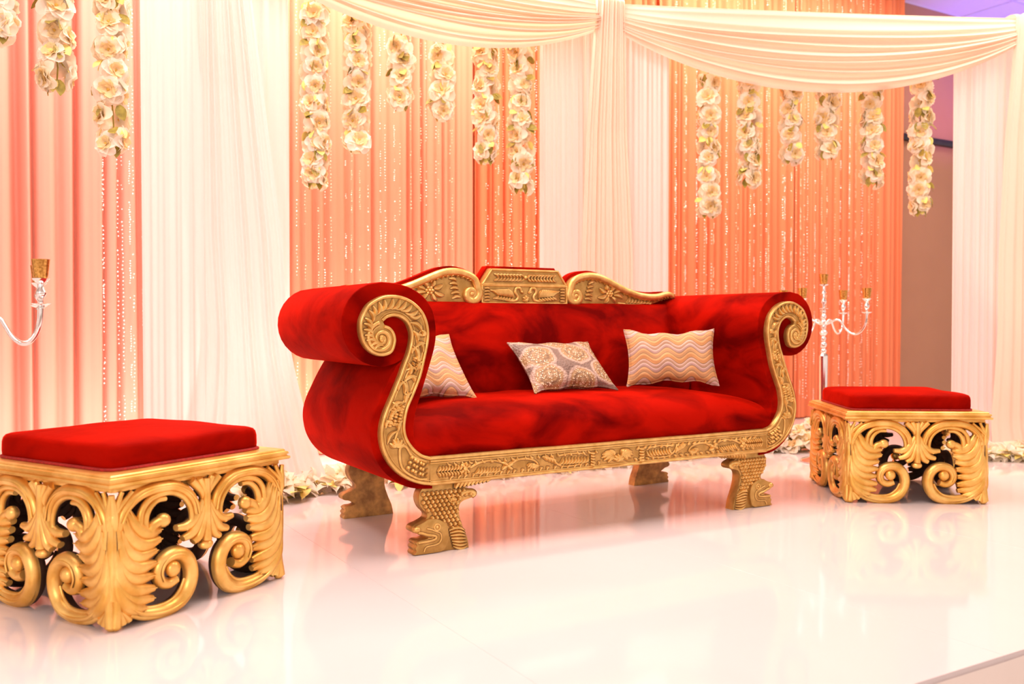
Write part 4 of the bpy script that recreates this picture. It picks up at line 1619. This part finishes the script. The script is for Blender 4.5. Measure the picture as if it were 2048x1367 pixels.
def rose_mesh(name, seed, R, mat):
    rnd = random.Random(seed)
    mb = MB()
    for n, r1, w, tilt, cup in ((6, R, R * 0.50, 1.10, 0.35), (5, R * 0.86, R * 0.44, 0.78, 0.40), (5, R * 0.66, R * 0.34, 0.45, 0.45), (3, R * 0.45, R * 0.24, 0.16, 0.5)):
        off = rnd.uniform(0, 6)
        for k in range(n):
            petal(mb, off + 2 * PI * k / n + rnd.uniform(-0.15, 0.15), 0.006, r1 * rnd.uniform(0.9, 1.08), w, tilt + rnd.uniform(-0.12, 0.12), cup, 2 if tilt < 0.6 else 0, rnd)
    ball(mb, (0, 0, R * 0.16), R * 0.13, 8, 5, (1, 1, 1.1), 1)
    return mb.mesh(name, [mat, M['heart'], M['petal_inner']], True, 80)


def lily_mesh(name, seed, R, mat):
    rnd = random.Random(seed)
    mb = MB()
    for n, tilt, sc in ((6, 1.05, 1.0), (5, 0.65, 0.8)):
        off = rnd.uniform(0, 6)
        for k in range(n):
            petal(mb, off + 2 * PI * k / n, 0.005, R * sc * rnd.uniform(0.85, 1.1), R * 0.26, tilt + rnd.uniform(-0.2, 0.2), 0.3, 0, rnd, 5, 3, True)
    ball(mb, (0, 0, R * 0.2), R * 0.10, 7, 4, (1, 1, 1.6), 1)
    return mb.mesh(name, [mat, M['leaf_pale']], True, 80)


def leaf_mesh(name, L, W, mat):
    mb = MB()
    pts = []
    for i in range(6):
        s = i / 5
        for j in (-1, 0, 1):
            pts.append((L * s, W * j * math.sin(PI * (0.08 + 0.90 * s)) ** 0.8, -0.25 * L * s * s + 0.12 * W * abs(j)))
    mb.grid(pts, 6, 3)
    return mb.mesh(name, mat, True, 80)


ROSES = [rose_mesh('flower', i, 0.078, M['petal'] if i % 3 else M['petal_white']) for i in range(5)]
LEAVES = [leaf_mesh('leaf', 0.075, 0.026, M['leaf']), leaf_mesh('leaf', 0.06, 0.024, M['leaf_pale'])]
LILIES = [lily_mesh('flower', 40 + i, 0.118, M['petal_white'] if i % 2 else M['petal']) for i in range(3)]
PLEAF = leaf_mesh('leaf', 0.14, 0.026, M['leaf_pale'])


def flower_strand(x, y, ztop, zbot, label, seed, group, face=(0.0, -1.0)):
    rnd = random.Random(seed)
    root = empty('flower_strand', (x, y, zbot), 0)
    tag(root, label, 'flower strand', group)
    H = ztop - zbot
    m = MB()
    path = [(0.006 * math.sin(k * 1.3), 0.006 * math.cos(k), 0.05 + (H - 0.05) * k / 12) for k in range(13)]
    path.append((0, 0, 2.985 - zbot))
    sweep(m, path, 0.004, n=(0, 1, 0), sides=6)
    m.build('stem', M['leaf'], root)
    fa = math.atan2(face[1], face[0])
    z = 0.055
    k = 0
    while z < H - 0.02:
        # two or three blooms per tier, one of them turned to the viewer's side
        n = 2 if k % 2 else 3
        base = fa + rnd.uniform(-0.5, 0.5)
        for i in range(n):
            az = base + (i * 2 * PI / n) + rnd.uniform(-0.3, 0.3)
            if i == 0:
                az = fa + rnd.uniform(-0.8, 0.8)
            el = rnd.uniform(-0.35, 0.35)
            d = Vector((math.cos(az) * math.cos(el), math.sin(az) * math.cos(el), math.sin(el)))
            R = d.to_track_quat('Z', 'Y').to_matrix().to_4x4() @ Matrix.Rotation(rnd.uniform(0, 6.28), 4, 'Z') @ Matrix.Scale(rnd.uniform(0.82, 1.08), 4)
            pos = Vector((d.x * 0.036, d.y * 0.036, z + rnd.uniform(-0.018, 0.018)))
            link_copy(rnd.choice(ROSES), 'flower', root, Matrix.Translation(pos) @ R)
        for i in range(3):
            if rnd.random() < 0.9:
                az = fa + rnd.uniform(-1.3, 1.3)
                R = Matrix.Rotation(az, 4, 'Z') @ Matrix.Rotation(rnd.uniform(0.2, 1.3), 4, 'Y') @ Matrix.Rotation(rnd.uniform(-1, 1), 4, 'X')
                link_copy(rnd.choice(LEAVES), 'leaf', root, Matrix.Translation((0.045 * math.cos(az), 0.045 * math.sin(az), z + 0.055)) @ R)
        z += rnd.uniform(0.092, 0.115)
        k += 1
    for i in range(3):
        az = fa + (i - 1) * 0.9
        R = Matrix.Rotation(az, 4, 'Z') @ Matrix.Rotation(1.15, 4, 'Y')
        link_copy(LEAVES[i % 2], 'leaf', root, Matrix.Translation((0.02 * math.cos(az), 0.02 * math.sin(az), 0.05)) @ R)
    return root


g1, g2, g3 = 'flower strands left of the near column', 'flower strands over the sofa', 'flower strands over the far ottoman'
flower_strand(-2.218, 3.996, 2.60, 2.14, 'cream flower strand cut off by the picture edge at upper left', 1, g1)
flower_strand(-2.074, 4.204, 2.70, 1.97, 'shorter of the two whole cream flower strands left of the near column', 2, g1)
flower_strand(-1.919, 4.427, 2.80, 1.73, 'longest cream flower strand left of the near ivory column', 3, g1)
flower_strand(-1.112, 5.211, 2.72, 1.69, 'long cream flower strand next to the near ivory column, first over the sofa', 4, g2)
flower_strand(-0.898, 5.337, 2.70, 1.92, 'second cream flower strand from the near ivory column over the sofa', 5, g2)
flower_strand(-0.659, 5.478, 2.64, 2.19, 'shortest cream flower strand over the sofa, third from the near column', 6, g2)
flower_strand(-0.425, 5.615, 2.64, 2.16, 'short cream flower strand over the sofa, fourth from the near column', 7, g2)
flower_strand(-0.163, 5.769, 2.66, 1.92, 'second cream flower strand left of the centre ivory column', 8, g2)
flower_strand(0.058, 5.899, 2.70, 1.76, 'long cream flower strand just left of the centre ivory column', 9, g2)
flower_strand(1.341, 6.298, 2.64, 1.65, 'long cream flower strand nearest right of the centre ivory column', 10, g3)
flower_strand(1.623, 6.327, 2.60, 1.86, 'second cream flower strand right of the centre column', 11, g3)
flower_strand(1.925, 6.358, 2.58, 2.03, 'third cream flower strand right of the centre column, with green tip', 12, g3)
flower_strand(2.176, 6.384, 2.58, 2.06, 'fourth and shortest cream flower strand right of the centre column', 13, g3)
flower_strand(2.502, 6.418, 2.60, 1.88, 'fifth cream flower strand right of the centre column', 14, g3)
flower_strand(2.861, 6.455, 2.64, 1.68, 'long cream flower strand in front of the bare wall by the far column', 15, g3)


def floor_garland(p0, p1, n, label, seed, meshes, leafm, nleaf, height, width):
    rnd = random.Random(seed)
    a, b = Vector((p0[0], p0[1], 0)), Vector((p1[0], p1[1], 0))
    root = empty('floor_garland', (a + b) / 2, math.atan2((b - a).y, (b - a).x))
    tag(root, label, 'flower garland', 'flower garlands on the stage floor')
    L = (b - a).length
    m = MB()
    sweep(m, [(-L / 2 + L * k / 16, 0.03 * math.sin(k * 1.7), 0.012) for k in range(17)], 0.006, n=(0, 0, 1), sides=6)
    m.build('stem', M['leaf'], root)
    for k in range(n):
        x = -L / 2 + L * (k + rnd.uniform(0, 1)) / n
        y = rnd.uniform(-width, width)
        z = max(0.03, height * rnd.uniform(0.2, 1.0) * (1 - 0.5 * abs(y) / width))
        d = Vector((rnd.uniform(-0.7, 0.7), rnd.uniform(-1.0, 0.1), rnd.uniform(0.5, 1.0))).normalized()
        R = d.to_track_quat('Z', 'Y').to_matrix().to_4x4() @ Matrix.Rotation(rnd.uniform(0, 6.28), 4, 'Z') @ Matrix.Scale(rnd.uniform(0.75, 1.1), 4)
        link_copy(rnd.choice(meshes), 'flower', root, Matrix.Translation((x, y, z)) @ R)
    for k in range(nleaf):
        x = -L / 2 + L * rnd.random()
        y = rnd.uniform(-width, width)
        R = Matrix.Rotation(rnd.uniform(0, 6.28), 4, 'Z') @ Matrix.Rotation(rnd.uniform(-0.5, 0.1), 4, 'Y')
        link_copy(leafm, 'leaf', root, Matrix.Translation((x, y, 0.035 + rnd.uniform(0, 0.03))) @ R)
    return root


q = lambda u, v: (S(u, v).x, S(u, v).y)
floor_garland(q(-1.35, 1.22), q(-0.62, 1.66), 26, 'cream lily garland with yellow-green leaves lying at the near column foot', 51, LILIES, PLEAF, 34, 0.07, 0.10)
floor_garland(q(-0.45, 1.52), q(2.1, 1.48), 60, 'cream and green garland on the floor seen under the sofa', 52, LILIES, PLEAF, 70, 0.06, 0.12)
floor_garland((1.25, 6.62), (2.45, 6.62), 110, 'mounded cream rose garland between the sofa end and the far ottoman', 53, ROSES, PLEAF, 12, 0.20, 0.17)
floor_garland((2.75, 6.14), (4.1, 6.16), 34, 'pale garland with yellow-green leaves at the far column foot', 54, LILIES, PLEAF, 60, 0.06, 0.10)
